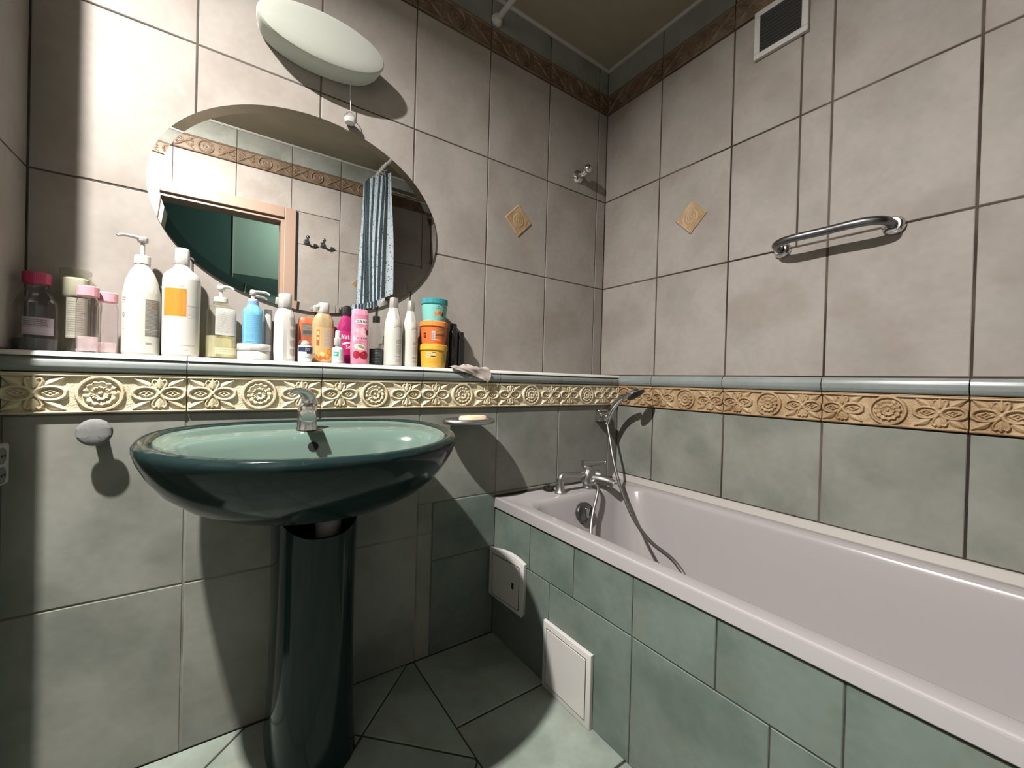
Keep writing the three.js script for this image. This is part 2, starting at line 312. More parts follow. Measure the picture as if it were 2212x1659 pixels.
function diamondGeo() {
  const S = 0.05, res = 34, pos = [], uv = [], idx = [];
  for (let j = -1; j <= res + 1; j++) for (let i = -1; i <= res + 1; i++) {
    const out = i < 0 || j < 0 || i > res || j > res, x = mix(-S, S, clamp(i, 0, res) / res), y = mix(-S, S, clamp(j, 0, res) / res), r = Math.hypot(x, y);
    let h = 0.001 + rid(Math.max(Math.abs(x), Math.abs(y)) - 0.0465, 0.003, 0.0015);
    h += -rid(r - 0.033, 0.0022, 0.0016) + rid(r - 0.0235, 0.0032, 0.0012) + rid(r - 0.0125, 0.003, 0.0012) + bead(r, 0.005, 0.002);
    for (const [a, b] of [[1, 1], [1, -1], [-1, 1], [-1, -1]]) { const q = Math.hypot(x - a * 0.037, y - b * 0.037); if (q < 0.0045) h -= 0.0012 * (1 - q / 0.0045); }
    pos.push(x, y, out ? -0.004 : h + 0.0008); uv.push(x, y);
  }
  const w = res + 3; for (let j = 0; j < res + 2; j++) for (let i = 0; i < res + 2; i++) { const a = j * w + i; idx.push(a, a + 1, a + w + 1, a, a + w + 1, a + w); }
  const g = new THREE.BufferGeometry(); g.setAttribute('position', new THREE.Float32BufferAttribute(pos, 3)); g.setAttribute('uv', new THREE.Float32BufferAttribute(uv, 2)); g.setIndex(idx); g.rotateZ(Math.PI / 4); g.computeVertexNormals(); return g;
}
function diamond(w, wall, u, y) { const m = onWall(w, wall, 'diamond_tile', diamondGeo(), M.friezeStained, u, y, 0.001); m.userData.label = 'small beige square tile set on its corner, with rings in relief'; return m; }
{
  const w = struct('wall_right', 'tiled wall beside the bathtub');
  part(w, 'grout', box(0.12, CEIL, DEEP + 0.24), M.groutRight, [0.06 - REC, CEIL / 2, DEEP / 2]);
  tiles(w, 'right', RZ, [SH, Y2], M.cream, 0, [], 0.006);
  tiles(w, 'right', [...RZ, 0.873].sort((a, b) => a - b), [Y2, Y1, TF], M.cream, 0, [], 0.006);
  border(w, 'right', RZ, TF + FH / 2 + 0.001, reliefTop, topFull, M.topFrieze, 0.001);
  tiles(w, 'right', RZ, [TT, CEIL], M.grey);
  tiles(w, 'right', RZL, [0.4416, FB], M.grey, 0, [], 0.006);
  border(w, 'right', RZL, FB + FH / 2 + 0.0005, reliefLow, lowFull, M.friezeStained, 0.001);
  diamond(w, 'right', 0.482, 1.6935);
}
{
  const w = struct('wall_left', 'short tiled return wall at the left end of the shelf');
  part(w, 'grout', box(WX - LEFT, CEIL, 0.317), M.groutUpper, [(WX + LEFT) / 2 + REC, CEIL / 2, 0.1585]);
  tiles(w, 'left', [0, 0.319], UP, M.cream);
  tiles(w, 'left', [0, 0.319], [0, 0.4416, FB, SH], M.grey);
  tiles(w, 'left', [0, 0.319], [TF, TT], M.topFrieze); tiles(w, 'left', [0, 0.319], [TT, CEIL], M.grey);
  const f = struct('wall_far', 'plain end wall of the room beyond the return wall');
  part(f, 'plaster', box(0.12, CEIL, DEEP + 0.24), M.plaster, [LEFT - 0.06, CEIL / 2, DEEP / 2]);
}
const DOOR = [-2.07, -1.266, 2.07];
{
  const w = struct('wall_front', 'tiled wall with the doorway, seen in the mirror');
  const [a, b, h] = DOOR, T = 0.12, z = DEEP - REC + T / 2;
  part(w, 'grout', box(a - LEFT, CEIL, T), M.groutUpper, [(a + LEFT) / 2, CEIL / 2, z]);
  part(w, 'grout', box(0.12 - b, CEIL, T), M.groutUpper, [(b + 0.12) / 2, CEIL / 2, z]);
  part(w, 'grout', box(b - a, CEIL - h, T), M.groutUpper, [(a + b) / 2, (CEIL + h) / 2, z]);
  const FX = [LEFT, -2.505, -2.185, -1.865, -1.545, -1.225, -0.905, -0.585, -0.265, 0], hole = [[a - 0.07, b + 0.069, -1, h + 0.07]];
  tiles(w, 'front', FX, UP, M.cream, 0, hole);
  border(w, 'front', FX, TF + FH / 2 + 0.001, reliefTop, topFull, M.topFrieze, 0.001, -1);
  tiles(w, 'front', FX, [TT, CEIL], M.grey);
  tiles(w, 'front', FX, [0, 0.4416, FB, SH], M.grey, 0, hole);
  diamond(w, 'front', -0.745, 1.6935);
  const d = struct('door_1', 'pinkish beige painted door frame around the open doorway');
  const jw = 0.07, jt = 0.022;
  part(d, 'jamb', rbox(jw, h + jw, jt, 0.004), M.paintDoor, [b + jw / 2, (h + jw) / 2, DEEP - jt / 2]);
  part(d, 'jamb', rbox(jw, h + jw, jt, 0.004), M.paintDoor, [a - jw / 2, (h + jw) / 2, DEEP - jt / 2]);
  part(d, 'head', rbox(b - a, jw, jt, 0.004), M.paintDoor, [(a + b) / 2, h + jw / 2, DEEP - jt / 2]);
  part(d, 'lining', box(0.02, h, T), M.paintDoor, [b - 0.01, h / 2, z]);
  part(d, 'lining', box(0.02, h, T), M.paintDoor, [a + 0.01, h / 2, z]);
  part(d, 'lining', box(b - a - 0.04, 0.02, T), M.paintDoor, [(a + b) / 2, h - 0.01, z]);
}
{
  const f = struct('floor', 'pale green grey floor tiles, straight along the bath and diagonal elsewhere');
  part(f, 'grout', box(-LEFT + 0.12, 0.1, DEEP + 0.24), M.groutDark, [(LEFT + 0.12) / 2, -0.0525, DEEP / 2]);
  const g = 0.0045, add = (poly) => {
    if (area2(poly) > 0) poly.reverse();
    const cx = poly.reduce((s, k) => s + k[0], 0) / poly.length, cz = poly.reduce((s, k) => s + k[1], 0) / poly.length;
    if (Math.abs(area2(poly)) < 0.0008) return;
    const local = poly.map(([x, z]) => { const d = Math.hypot(x - cx, z - cz), k = 1 - g / Math.max(d, 0.02); return [(x - cx) * k, (z - cz) * k]; });
    part(f, 'tile', slabGeo(local), M.floor, [cx, (R() - 0.5) * 0.0006, cz]);
  };
  const zs = [D, 0.446, 0.779, 1.112, 1.445, DEEP];
  for (let i = 0; i + 1 < zs.length; i++) add([[-1.023, zs[i]], [-0.69, zs[i]], [-0.69, zs[i + 1]], [-1.023, zs[i + 1]]]);
  const clip = (poly, inside, cut) => { const o = []; poly.forEach((p, i) => { const q = poly[(i + 1) % poly.length], a = inside(p), b = inside(q); if (a) o.push(p); if (a !== b) o.push(cut(p, q)); }); return o; };
  const lerpAt = (k, v) => (p, q) => { const t = (v - p[k]) / (q[k] - p[k]); return [mix(p[0], q[0], t), mix(p[1], q[1], t)]; };
  const s = 0.333 * Math.SQRT2;
  for (let i = -8; i <= 8; i++) for (let j = -8; j <= 8; j++) {
    const A = -1.58 + i * s, B = -0.927 + j * s, pt = (a, b) => [(a + b) / 2, (b - a) / 2];
    let poly = [pt(A, B), pt(A + s, B), pt(A + s, B + s), pt(A, B + s)];
    for (const [k, v, sg] of [[0, LEFT, 1], [0, -1.023, -1], [1, D, 1], [1, DEEP, -1]]) { poly = clip(poly, (p) => (p[k] - v) * sg >= 0, lerpAt(k, v)); if (poly.length < 3) break; }
    if (poly.length >= 3) add(poly);
  }
  const c = struct('ceiling', 'dull beige grey painted ceiling');
  part(c, 'slab', box(-LEFT + 0.24, 0.12, DEEP + 0.36), M.ceiling, [LEFT / 2, CEIL + 0.06, DEEP / 2]);
  const bead8 = [[0, 0], [0.012, 0], [0.011, -0.005], [0.006, -0.010], [0, -0.011]];
  onWall(c, 'back', 'cornice', extrudeU(bead8, -WX), M.sealStrip, WX / 2, CEIL, 0.0005); onWall(c, 'right', 'cornice', extrudeU(bead8, DEEP - 0.014), M.sealStrip, DEEP / 2, CEIL, 0.0005); onWall(c, 'front', 'cornice', extrudeU(bead8, -LEFT - 0.014), M.sealStrip, LEFT / 2, CEIL, 0.0005);
}
{ // what shows of the hall through the doorway, in the mirror
  const hz = DEEP + 0.12, h = struct('wall_hall', 'dark teal hall beyond the doorway');
  part(h, 'back_panel', box(1.6, 2.6, 0.1), M.teal, [-2.345, 1.3, 3.06]);
  part(h, 'pale_panel', box(1.3, 0.72, 0.1), M.tealPale, [-0.895, 2.25, 3.06]);
  part(h, 'dado_panel', box(1.3, 1.89, 0.1), M.greenDark, [-0.895, 0.945, 3.06]);
  part(h, 'edge_strip', box(0.008, 2.6, 0.012), M.whitePlastic, [-1.545, 1.3, 3.005]);
  part(h, 'side_panel', box(0.1, 2.6, 1.3), M.teal, [-3.1, 1.3, hz + 0.6]); part(h, 'side_panel', box(0.1, 2.6, 1.3), M.tealPale, [-0.25, 1.3, hz + 0.6]);
  const c = struct('ceiling_hall', 'ceiling of the hall'); part(c, 'slab', box(3, 0.1, 1.4), M.plaster, [-1.7, 2.65, hz + 0.55]);
  const f = struct('floor_hall', 'floor of the hall'); part(f, 'slab', box(3, 0.1, 1.4), M.greenDark, [-1.7, -0.05, hz + 0.6]);
  const l = thing('hall_lamp', 'small round ceiling lamp in the hall', 'lamp', [-0.9, 2.6, 2.5]);
  part(l, 'base', cyl(0.06, 0.06, 0.02), M.whitePlastic, [0, -0.01, 0]); part(l, 'globe', new THREE.SphereGeometry(0.05, 24, 16), M.lamp, [0, -0.07, 0]);
  const p = new THREE.PointLight(0xe8fff0, 2.2); p.position.set(-0.9, 2.45, 2.5); p.castShadow = true; p.name = 'hall_lamp_light'; scene.add(p);
}
{ // ledge over the lower wall, and its moulding carried on along the bath wall
  const t = struct('trim_1', 'tiled ledge with rounded grey front edge along the back wall');
  const slab = [[0.0, 1.0205], [0.0195, 1.0205], [0.0195, 1.0225], [0.0175, 1.0262], [0.0145, 1.0292], [0.0105, 1.0312], [0.007, SH], [0, SH]];
  const nose = [[0, 0.9845]]; for (let i = 0; i <= 12; i++) { const a = -Math.PI / 2 + i / 12 * Math.PI * 0.93; nose.push([0.001 + 0.0195 * Math.cos(a) ** 0.8, 1.0025 + 0.018 * Math.sin(a)]); } nose.push([0, 1.0205]);
  for (let i = 0; i + 1 < UX.length; i++) {
    const w = UX[i + 1] - UX[i] - 0.0022, u = (UX[i] + UX[i + 1]) / 2;
    part(t, 'edge_tile', extrudeU(slab, w), M.shelfTop, [u, 0, D]);
    part(t, 'moulding_tile', extrudeU(nose, w), M.moulding, [u, 0, D]);
    part(t, 'shelf_tile', box(w, 0.008, D), M.shelfTop, [u, SH - 0.004, D / 2]);
  }
  part(t, 'grout', box(-WX, 0.02, D + 0.012), M.groutLower, [WX / 2, SH - 0.016, (D + 0.012) / 2]);
  const t2 = struct('trim_2', 'rounded dark grey moulding along the wall above the bathtub');
  const n2p = [[0, 0.9855], [0.006, 0.9855]]; for (let i = 0; i <= 12; i++) { const a = -Math.PI / 2 + i / 12 * Math.PI; n2p.push([0.006 + 0.013 * Math.cos(a), 1.008 + 0.0225 * Math.sin(a)]); } n2p.push([0, 1.0305]);
  for (let i = 0; i + 1 < RZL.length; i++) onWall(t2, 'right', 'moulding_tile', extrudeU(n2p, RZL[i + 1] - RZL[i] - 0.0025), M.moulding, (RZL[i] + RZL[i + 1]) / 2, 0, 0);
}

// ================================================================ lamps
{
  const t = thing('ceiling_spotlight', 'small white swivel spotlight under the ceiling beside the doorway', 'lamp', [LAMP.x, CEIL, LAMP.z - 0.03]);
  part(t, 'base', lathe([[0, -0.014], [0.034, -0.014], [0.04, -0.010], [0.041, 0]], 36), M.whitePlastic);
  part(t, 'stem', cyl(0.006, 0.006, 0.02, 16), M.whitePlastic, [0, -0.01, 0]);
  const q = new THREE.Quaternion().setFromUnitVectors(V(0, -1, 0), AIM), at = LAMP.clone().addScaledVector(AIM, -0.004).sub(t.position);
  const h = part(t, 'head', lathe([[0, 0.046], [0.022, 0.044], [0.031, 0.036], [0.034, 0.022], [0.035, 0.0], [0.031, 0.0], [0.029, 0.004]], 36), M.whitePlastic, [at.x, at.y, at.z]); h.quaternion.copy(q);
  part(h, 'lens', cyl(0.029, 0.029, 0.003), M.lamp, [0, 0.0035, 0]);
}
{
  const t = thing('wall_lamp', 'oval frosted wall lamp with pull cord above the mirror', 'wall lamp', [-1.345, 2.034, 0]);
  const rings = []; const dep = 0.088;
  for (const [s, z] of [[0.93, 0.004], [0.965, 0.02], [0.99, 0.05], [1.0, 0.075], [0.995, 0.082], [0.975, 0.087], [0.9, 0.0905], [0.7, 0.094], [0.4, 0.097], [0.12, 0.098]]) rings.push({ y: z, rx: 0.182 * s, rz: 0.074 * s, n: 2.05 });
  const g = loft(rings, 72, true, true, 0.5); g.rotateX(Math.PI / 2);
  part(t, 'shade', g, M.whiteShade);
  const b = loft([{ y: 0, rx: 0.165, rz: 0.062 }, { y: 0.004, rx: 0.165, rz: 0.062 }], 48); b.rotateX(Math.PI / 2); part(t, 'back_plate', b, M.whitePlastic);
  part(t, 'pull_cord', tube([[0.088, -0.058, 0.03], [0.089, -0.10, 0.024], [0.092, -0.14, 0.021], [0.093, -0.158, 0.021]], 0.0012, 20, 6), M.whitePlastic);
  const k = part(t, 'pull_knob', loft(prof([[-0.011, 0.009], [-0.009, 0.0155], [0.0, 0.0195], [0.005, 0.0195], [0.008, 0.015], [0.0085, 0.004]]), 28), M.whitePlastic, [0.0915, -0.187, 0.021]);
  part(k, 'cord_loop', tube([[-0.0195, 0.003, 0], [-0.018, 0.012, 0], [0, 0.029, 0], [0.018, 0.012, 0], [0.0195, 0.003, 0]], 0.0013, 24, 6), M.greyPlastic);
}

// ================================================================ mirror
{
  const t = thing('oval_mirror', 'oval frameless wall mirror hanging above the bottles', 'mirror', [-1.345, 1.514, 0]);
  const ring = (k0, z0, k1, z1, seg = 96) => { const pos = [], q = (k, z, a) => [Math.sin(a) * (0.418 - k), Math.cos(a) * (0.315 - k), z]; for (let i = 0; i < seg; i++) { const a = i / seg * Math.PI * 2, b = (i + 1) / seg * Math.PI * 2; const A = q(k0, z0, a), B = q(k0, z0, b), C = q(k1, z1, a), E = q(k1, z1, b); pos.push(...A, ...C, ...B, ...B, ...C, ...E); } return pos; };
  const smoothed = (p) => { let g = soup(p); g.deleteAttribute('normal'); g.deleteAttribute('uv'); g = mergeVertices(g, 1e-6); g.computeVertexNormals(); return g; };
  const flat = []; for (let i = 0; i < 96; i++) { const a = i / 96 * Math.PI * 2, b = (i + 1) / 96 * Math.PI * 2; flat.push(0, 0, 0.0075, Math.sin(b) * 0.393, Math.cos(b) * 0.29, 0.0075, Math.sin(a) * 0.393, Math.cos(a) * 0.29, 0.0075); }
  part(t, 'glass', soup(flat), M.mirror);
  part(t, 'bevel', smoothed(ring(0, 0.0064, 0.025, 0.0075)), M.mirror);
  const b = loft([{ y: 0.001, rx: 0.418, rz: 0.315 }, { y: 0.0063, rx: 0.418, rz: 0.315 }], 96); b.rotateX(Math.PI / 2);
  part(t, 'backing', b, M.greyPlastic);
}

// ================================================================ washbasin on its pedestal
const SX = -1.387;
{
  const t = thing('pedestal_washbasin', 'dark green glazed pedestal washbasin with pale green bowl', 'washbasin', [SX, 0, 0]);
  // rows are height, half width, front and back; the rim falls a little towards the front
  const ring = ([y, w, f, zb]) => { const a = w * 0.9215, zf = 0.40 + (f - 0.40) * 0.776, t = clamp((a - 0.07) / 0.26, 0, 1), zc = mix(zb, zf, mix(0.5, 0.425, t)), tilt = 0.04 * clamp((y - 0.66) / 0.17, 0, 1); return { y: (q, z) => y + 0.0075 - tilt * (z - 0.12), rx: a, rz: zf - zc, rb: zc - zb, n: 2.05, nb: mix(2, 2.8, t * t), cz: zc }; };
  const shell = [[0.652, 0.07, 0.40, 0.24], [0.650, 0.115, 0.45, 0.20], [0.659, 0.18, 0.522, 0.168], [0.678, 0.237, 0.585, 0.152], [0.706, 0.287, 0.642, 0.142], [0.742, 0.327, 0.688, 0.134], [0.782, 0.3545, 0.7225, 0.128], [0.814, 0.369, 0.7415, 0.124], [0.836, 0.3755, 0.7505, 0.122], [0.845, 0.3755, 0.7505, 0.122], [0.8515, 0.371, 0.7465, 0.124], [0.8545, 0.363, 0.7385, 0.130], [0.8545, 0.353, 0.7285, 0.138], [0.8525, 0.345, 0.7200, 0.146], [0.8490, 0.340, 0.7150, 0.151]].map(ring);
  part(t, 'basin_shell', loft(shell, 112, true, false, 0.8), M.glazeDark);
  const bowl = [[0.8495, 0.3405, 0.7155, 0.1505], [0.8465, 0.336, 0.711, 0.156], [0.8450, 0.329, 0.704, 0.168], [0.8440, 0.320, 0.695, 0.225], [0.8415, 0.311, 0.687, 0.282], [0.834, 0.303, 0.680, 0.296], [0.812, 0.292, 0.668, 0.306], [0.780, 0.272, 0.645, 0.317], [0.742, 0.238, 0.61, 0.331], [0.712, 0.19, 0.562, 0.348], [0.695, 0.13, 0.50, 0.365], [0.686, 0.055, 0.44, 0.385], [0.684, 0.022, 0.422, 0.395]].map(ring);
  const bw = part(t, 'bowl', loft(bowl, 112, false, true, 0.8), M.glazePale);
  part(bw, 'overflow_hole', cyl(0.0125, 0.0125, 0.004, 24), M.blackHole, [-0.003, 0.8080, 0.3082], [Math.PI / 2 - 0.3, 0, 0]);
  part(bw, 'drain', lathe([[0, 0.004], [0.014, 0.004], [0.02, 0.003], [0.022, 0]], 28), M.chrome, [0, 0.6845, 0.408]);
  // pedestal: hollow column, front of the top scooped out
  const P = (y, a, f, b, n = 2.6) => ({ y, rx: a, rz: f, rb: b, n, nb: 5, cz: 0.24 });
  const scoop = (a) => 0.648 - 0.05 * Math.pow(Math.max(0, Math.cos(a)), 1.5) - 0.004;
  const outer = [P(0.0, 0.108, 0.168, 0.115), P(0.02, 0.107, 0.166, 0.115), P(0.06, 0.104, 0.160, 0.113), P(0.14, 0.101, 0.152, 0.112), P(0.28, 0.099, 0.146, 0.11), P(0.42, 0.099, 0.146, 0.11), P(0.54, 0.100, 0.15, 0.11), P(scoop, 0.102, 0.157, 0.11)];
  const inner = [P((a) => scoop(a) + 0.001, 0.094, 0.149, 0.10), P(0.5, 0.078, 0.13, 0.10), P(0.3, 0.078, 0.125, 0.10)];
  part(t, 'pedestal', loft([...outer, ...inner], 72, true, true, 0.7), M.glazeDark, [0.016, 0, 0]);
  const s = part(t, 'drain_trap', cyl(0.032, 0.032, 0.09), M.whitePlastic, [0.04, 0.575, 0.30]);
  part(s, 'trap_nut', cyl(0.024, 0.024, 0.05), M.greyPlastic, [0, 0.06, 0]);
  part(s, 'trap_arm', cyl(0.016, 0.016, 0.12), M.whitePlastic, [0, 0.0, -0.06], [Math.PI / 2, 0, 0]);
}
{
  const t = thing('basin_tap', 'chrome single lever tap on the washbasin', 'tap', [SX - 0.010, 0.8458, 0.248]);
  part(t, 'body', loft([{ y: 0, rx: 0.0265, rz: 0.027 }, { y: 0.006, rx: 0.0265, rz: 0.027 }, { y: 0.009, rx: 0.0245, rz: 0.0255 }, { y: 0.03, rx: 0.0235, rz: 0.025 }, { y: 0.05, rx: 0.0235, rz: 0.026, cz: 0.001 }, { y: 0.063, rx: 0.0225, rz: 0.0245, cz: 0.001 }, { y: 0.071, rx: 0.017, rz: 0.019 }, { y: 0.074, rx: 0.007, rz: 0.008 }], 40), M.chromeTap);
  const sp = part(t, 'spout', taperTube([[0, 0.032, 0.004], [-0.004, 0.043, 0.035], [-0.008, 0.045, 0.07], [-0.010, 0.040, 0.095]], (u) => mix(0.0205, 0.0165, u), 28, 24, 0.85), M.chromeTap);
  part(sp, 'aerator', cyl(0.0105, 0.0105, 0.008, 24), M.chromeDull, [-0.0102, 0.0285, 0.089], [0.25, 0, 0]);
  part(t, 'lever', taperTube([[0.006, 0.066, -0.006], [0.003, 0.086, -0.002], [-0.010, 0.101, 0.016], [-0.028, 0.106, 0.036], [-0.047, 0.1045, 0.05]], (u) => mix(0.0235, 0.0062, Math.pow(u, 0.8)), 32, 20, 0.8), M.chromeTap);
}
{
  const t = thing('soap_dish', 'oval chrome soap dish mounted on the tiled wall beside the washbasin', 'soap dish', [-0.86, 0.832, D]);
  const rim = []; for (let i = 0; i < 40; i++) { const a = i / 40 * Math.PI * 2; rim.push(V(Math.sin(a) * 0.092, 0.012, 0.062 + Math.cos(a) * 0.056)); }
  part(t, 'rim', tube(rim, 0.0095, 90, 14, true), M.chromeDull);
  part(t, 'tray', loft([{ y: 0.000, rx: 0.05, rz: 0.03, cz: 0.062 }, { y: 0.002, rx: 0.078, rz: 0.046, cz: 0.062 }, { y: 0.011, rx: 0.089, rz: 0.054, cz: 0.062 }, { y: 0.0095, rx: 0.086, rz: 0.052, cz: 0.062 }, { y: 0.004, rx: 0.07, rz: 0.04, cz: 0.062 }], 48), M.chromeDull);
  part(t, 'wall_mount', rbox(0.05, 0.022, 0.012, 0.004), M.chromeDull, [0, 0.008, 0.006]);
  const s = thing('soap_bar', 'worn cream bar of soap lying in the chrome dish', 'soap', [-0.847, 0.8362, D + 0.066], 0.12);
  part(s, 'bar', loft([{ y: 0, rx: 0.047, rz: 0.024, n: 3.5 }, { y: 0.003, rx: 0.052, rz: 0.028, n: 3.5 }, { y: 0.022, rx: 0.052, rz: 0.028, n: 3.5 }, { y: 0.0265, rx: 0.048, rz: 0.025, n: 3.5 }, { y: 0.028, rx: 0.03, rz: 0.014, n: 3 }], 40), M.soap);
}
{
  const t = thing('towel_peg', 'round grey ball peg on a short stem low on the wall left of the washbasin', 'peg', [-1.823, 0.849, D]);
  const g = lathe([[0, 0], [0.017, 0], [0.017, 0.004], [0.0125, 0.006], [0.0125, 0.04]], 28); g.rotateX(Math.PI / 2); part(t, 'stem', g, M.greyPlastic);
  const h = loft(prof([[0.036, 0.014], [0.0365, 0.024], [0.038, 0.0285], [0.041, 0.0307], [0.045, 0.031], [0.049, 0.0292], [0.052, 0.024], [0.0535, 0.015], [0.054, 0.005]]), 48, true, true, 1); h.rotateX(Math.PI / 2); part(t, 'head', h, M.greyPlastic);
}
{
  const t = thing('power_socket', 'white double wall socket on the return wall left of the washbasin', 'socket', [WX, 0.79, 0.192]);
  part(t, 'frame', rbox(0.024, 0.086, 0.082, 0.006), M.whitePlastic, [0.012, 0, 0]);
  for (const y of [0.02, -0.02]) { const h = part(t, 'outlet', cyl(0.017, 0.017, 0.004, 24), M.greyPlastic, [0.024, y, 0.0], [0, 0, Math.PI / 2]); for (const z of [-0.007, 0.007]) part(h, 'hole', cyl(0.0025, 0.0025, 0.002, 10), M.blackHole, [0, -0.002, z]); }
}

// ================================================================ bathtub and what belongs to it
const TX0 = -0.705, TX1 = -0.009, TZ0 = D + 0.001, TZ1 = DEEP;
{
  const t = thing('bathtub', 'long white acrylic bathtub along the right wall', 'bathtub', [0, 0, 0]);
  const seg = 16;
  const rr = (y, x0, x1, z0, z1, r) => { const o = []; for (const [cx, cz, a0] of [[x1 - r, z1 - r, 0], [x0 + r, z1 - r, 1], [x0 + r, z0 + r, 2], [x1 - r, z0 + r, 3]]) for (let i = 0; i <= seg; i++) { const a = (a0 + i / seg) * Math.PI / 2; o.push([cx + Math.cos(a) * r, y, cz + Math.sin(a) * r]); } return o; };
  const L = [
    rr(0.4955, TX0 + 0.014, TX1, TZ0, TZ1, 0.008), rr(0.4955, TX0 + 0.001, TX1, TZ0, TZ1, 0.008), rr(0.497, TX0 - 0.001, TX1, TZ0, TZ1, 0.008), rr(0.4985, TX0 - 0.002, TX1, TZ0, TZ1, 0.008), rr(0.5005, TX0 - 0.0019, TX1, TZ0, TZ1, 0.008), rr(0.5285, TX0 - 0.0002, TX1, TZ0, TZ1, 0.008), rr(0.5305, TX0, TX1, TZ0, TZ1, 0.008), rr(0.5332, TX0 + 0.0008, TX1, TZ0, TZ1, 0.009), rr(0.5347, TX0 + 0.0028, TX1, TZ0, TZ1, 0.01), rr(0.5350, TX0 + 0.0055, TX1, TZ0, TZ1, 0.01), rr(0.5349, TX0 + 0.0085, TX1 - 0.001, TZ0 + 0.001, TZ1 - 0.001, 0.012), rr(RIM, TX0 + 0.016, TX1 - 0.002, TZ0 + 0.002, TZ1 - 0.002, 0.014),
    rr(RIM, TX0 + 0.046, TX1 - 0.043, 0.238, 1.70, 0.085), rr(0.532, TX0 + 0.052, TX1 - 0.050, 0.246, 1.694, 0.09), rr(0.525, TX0 + 0.057, TX1 - 0.056, 0.253, 1.69, 0.095), rr(0.512, TX0 + 0.060, TX1 - 0.060, 0.259, 1.685, 0.10),
    rr(0.46, TX0 + 0.068, TX1 - 0.070, 0.275, 1.66, 0.115), rr(0.38, TX0 + 0.082, TX1 - 0.085, 0.30, 1.60, 0.13), rr(0.28, TX0 + 0.10, TX1 - 0.103, 0.335, 1.52, 0.14), rr(0.20, TX0 + 0.122, TX1 - 0.125, 0.37, 1.455, 0.14), rr(0.165, TX0 + 0.145, TX1 - 0.148, 0.395, 1.42, 0.13), rr(0.145, TX0 + 0.18, TX1 - 0.183, 0.43, 1.38, 0.11), rr(0.138, TX0 + 0.23, TX1 - 0.233, 0.48, 1.32, 0.08)];
  const pos = [], idx = [], n = L[0].length; L.forEach((l) => l.forEach((p) => pos.push(...p)));
  for (let j = 0; j + 1 < L.length; j++) for (let i = 0; i < n; i++) { const a = j * n + i, b = j * n + (i + 1) % n; idx.push(a, a + n, b, b, a + n, b + n); }
  const o = pos.length / 3; pos.push((TX0 + TX1) / 2, 0.137, 0.9); for (let i = 0; i < n; i++) idx.push(o, (L.length - 1) * n + (i + 1) % n, (L.length - 1) * n + i);
  const g = new THREE.BufferGeometry(); g.setAttribute('position', new THREE.Float32BufferAttribute(pos, 3)); g.setAttribute('uv', new THREE.Float32BufferAttribute(new Array(pos.length / 3 * 2).fill(0), 2)); g.setIndex(idx);
  part(t, 'tub', crease(g.toNonIndexed(), 0.62), M.acrylic);
  part(t, 'sealant_joint', box(0.004, 0.0045, TZ1 - TZ0), M.mould, [-0.699, 0.4935, (TZ0 + TZ1) / 2]);
  const strip = [[0, RIM], [0.026, RIM], [0.027, RIM + 0.004], [0.008, RIM + 0.026], [0, RIM + 0.028]];
  onWall(t, 'right', 'sealing_strip', extrudeU(strip, TZ1 - TZ0), M.sealStrip, (TZ0 + TZ1) / 2, 0.0005, 0.0005);
  onWall(t, 'right', 'sealant_joint', extrudeU([[0, 0], [0.004, 0], [0, 0.0035]], TZ1 - TZ0), M.mould, (TZ0 + TZ1) / 2, RIM + 0.0275, 0);
  onWall(t, 'back', 'sealant_joint', extrudeU([[0, 0], [0.008, 0], [0.005, 0.004], [0, 0.008]], 0.69), M.mould, -0.352, RIM - 0.0005, D + 0.001);
  const ov = part(t, 'overflow_knob', lathe([[0, 0.022], [0.034, 0.021], [0.041, 0.017], [0.043, 0.006], [0.042, 0]], 40), M.steelDark, [-0.372, 0.462, 0.2755], [Math.PI / 2 - 0.2, 0, 0]);
  part(ov, 'finger_grip', rbox(0.014, 0.008, 0.04, 0.003), M.chromeDull, [0, 0.023, 0]);
}
{
  const t = thing('bath_surround', 'pale green tiled surround below the rim of the bathtub', 'bath surround', [-0.70, 0, 0]);
  const W = { th: -Math.PI / 2 };
  part(t, 'panel_core', box(0.03, 0.492, DEEP - D), M.groutDark, [0.0165, 0.246, (DEEP + D) / 2]);
  const put = (z0, z1, y0, y1) => { const m = part(t, 'tile', tileGeo(z1 - z0 - 0.003, y1 - y0 - 0.003), M.green, [(R() - 0.5) * 0.0006, (y0 + y1) / 2, (z0 + z1) / 2]); m.rotation.y = W.th; };
  const top = [D, 0.347, 0.567, 0.789, 1.011, 1.236, 1.458, 1.68, DEEP], bot = [D, 0.457, 0.79, 1.121, 1.454, DEEP];
  for (let i = 0; i + 1 < top.length; i++) put(top[i], top[i + 1], 0.3345, 0.4935);
  for (let i = 0; i + 1 < bot.length; i++) put(bot[i], bot[i + 1], 0, 0.3345);
}
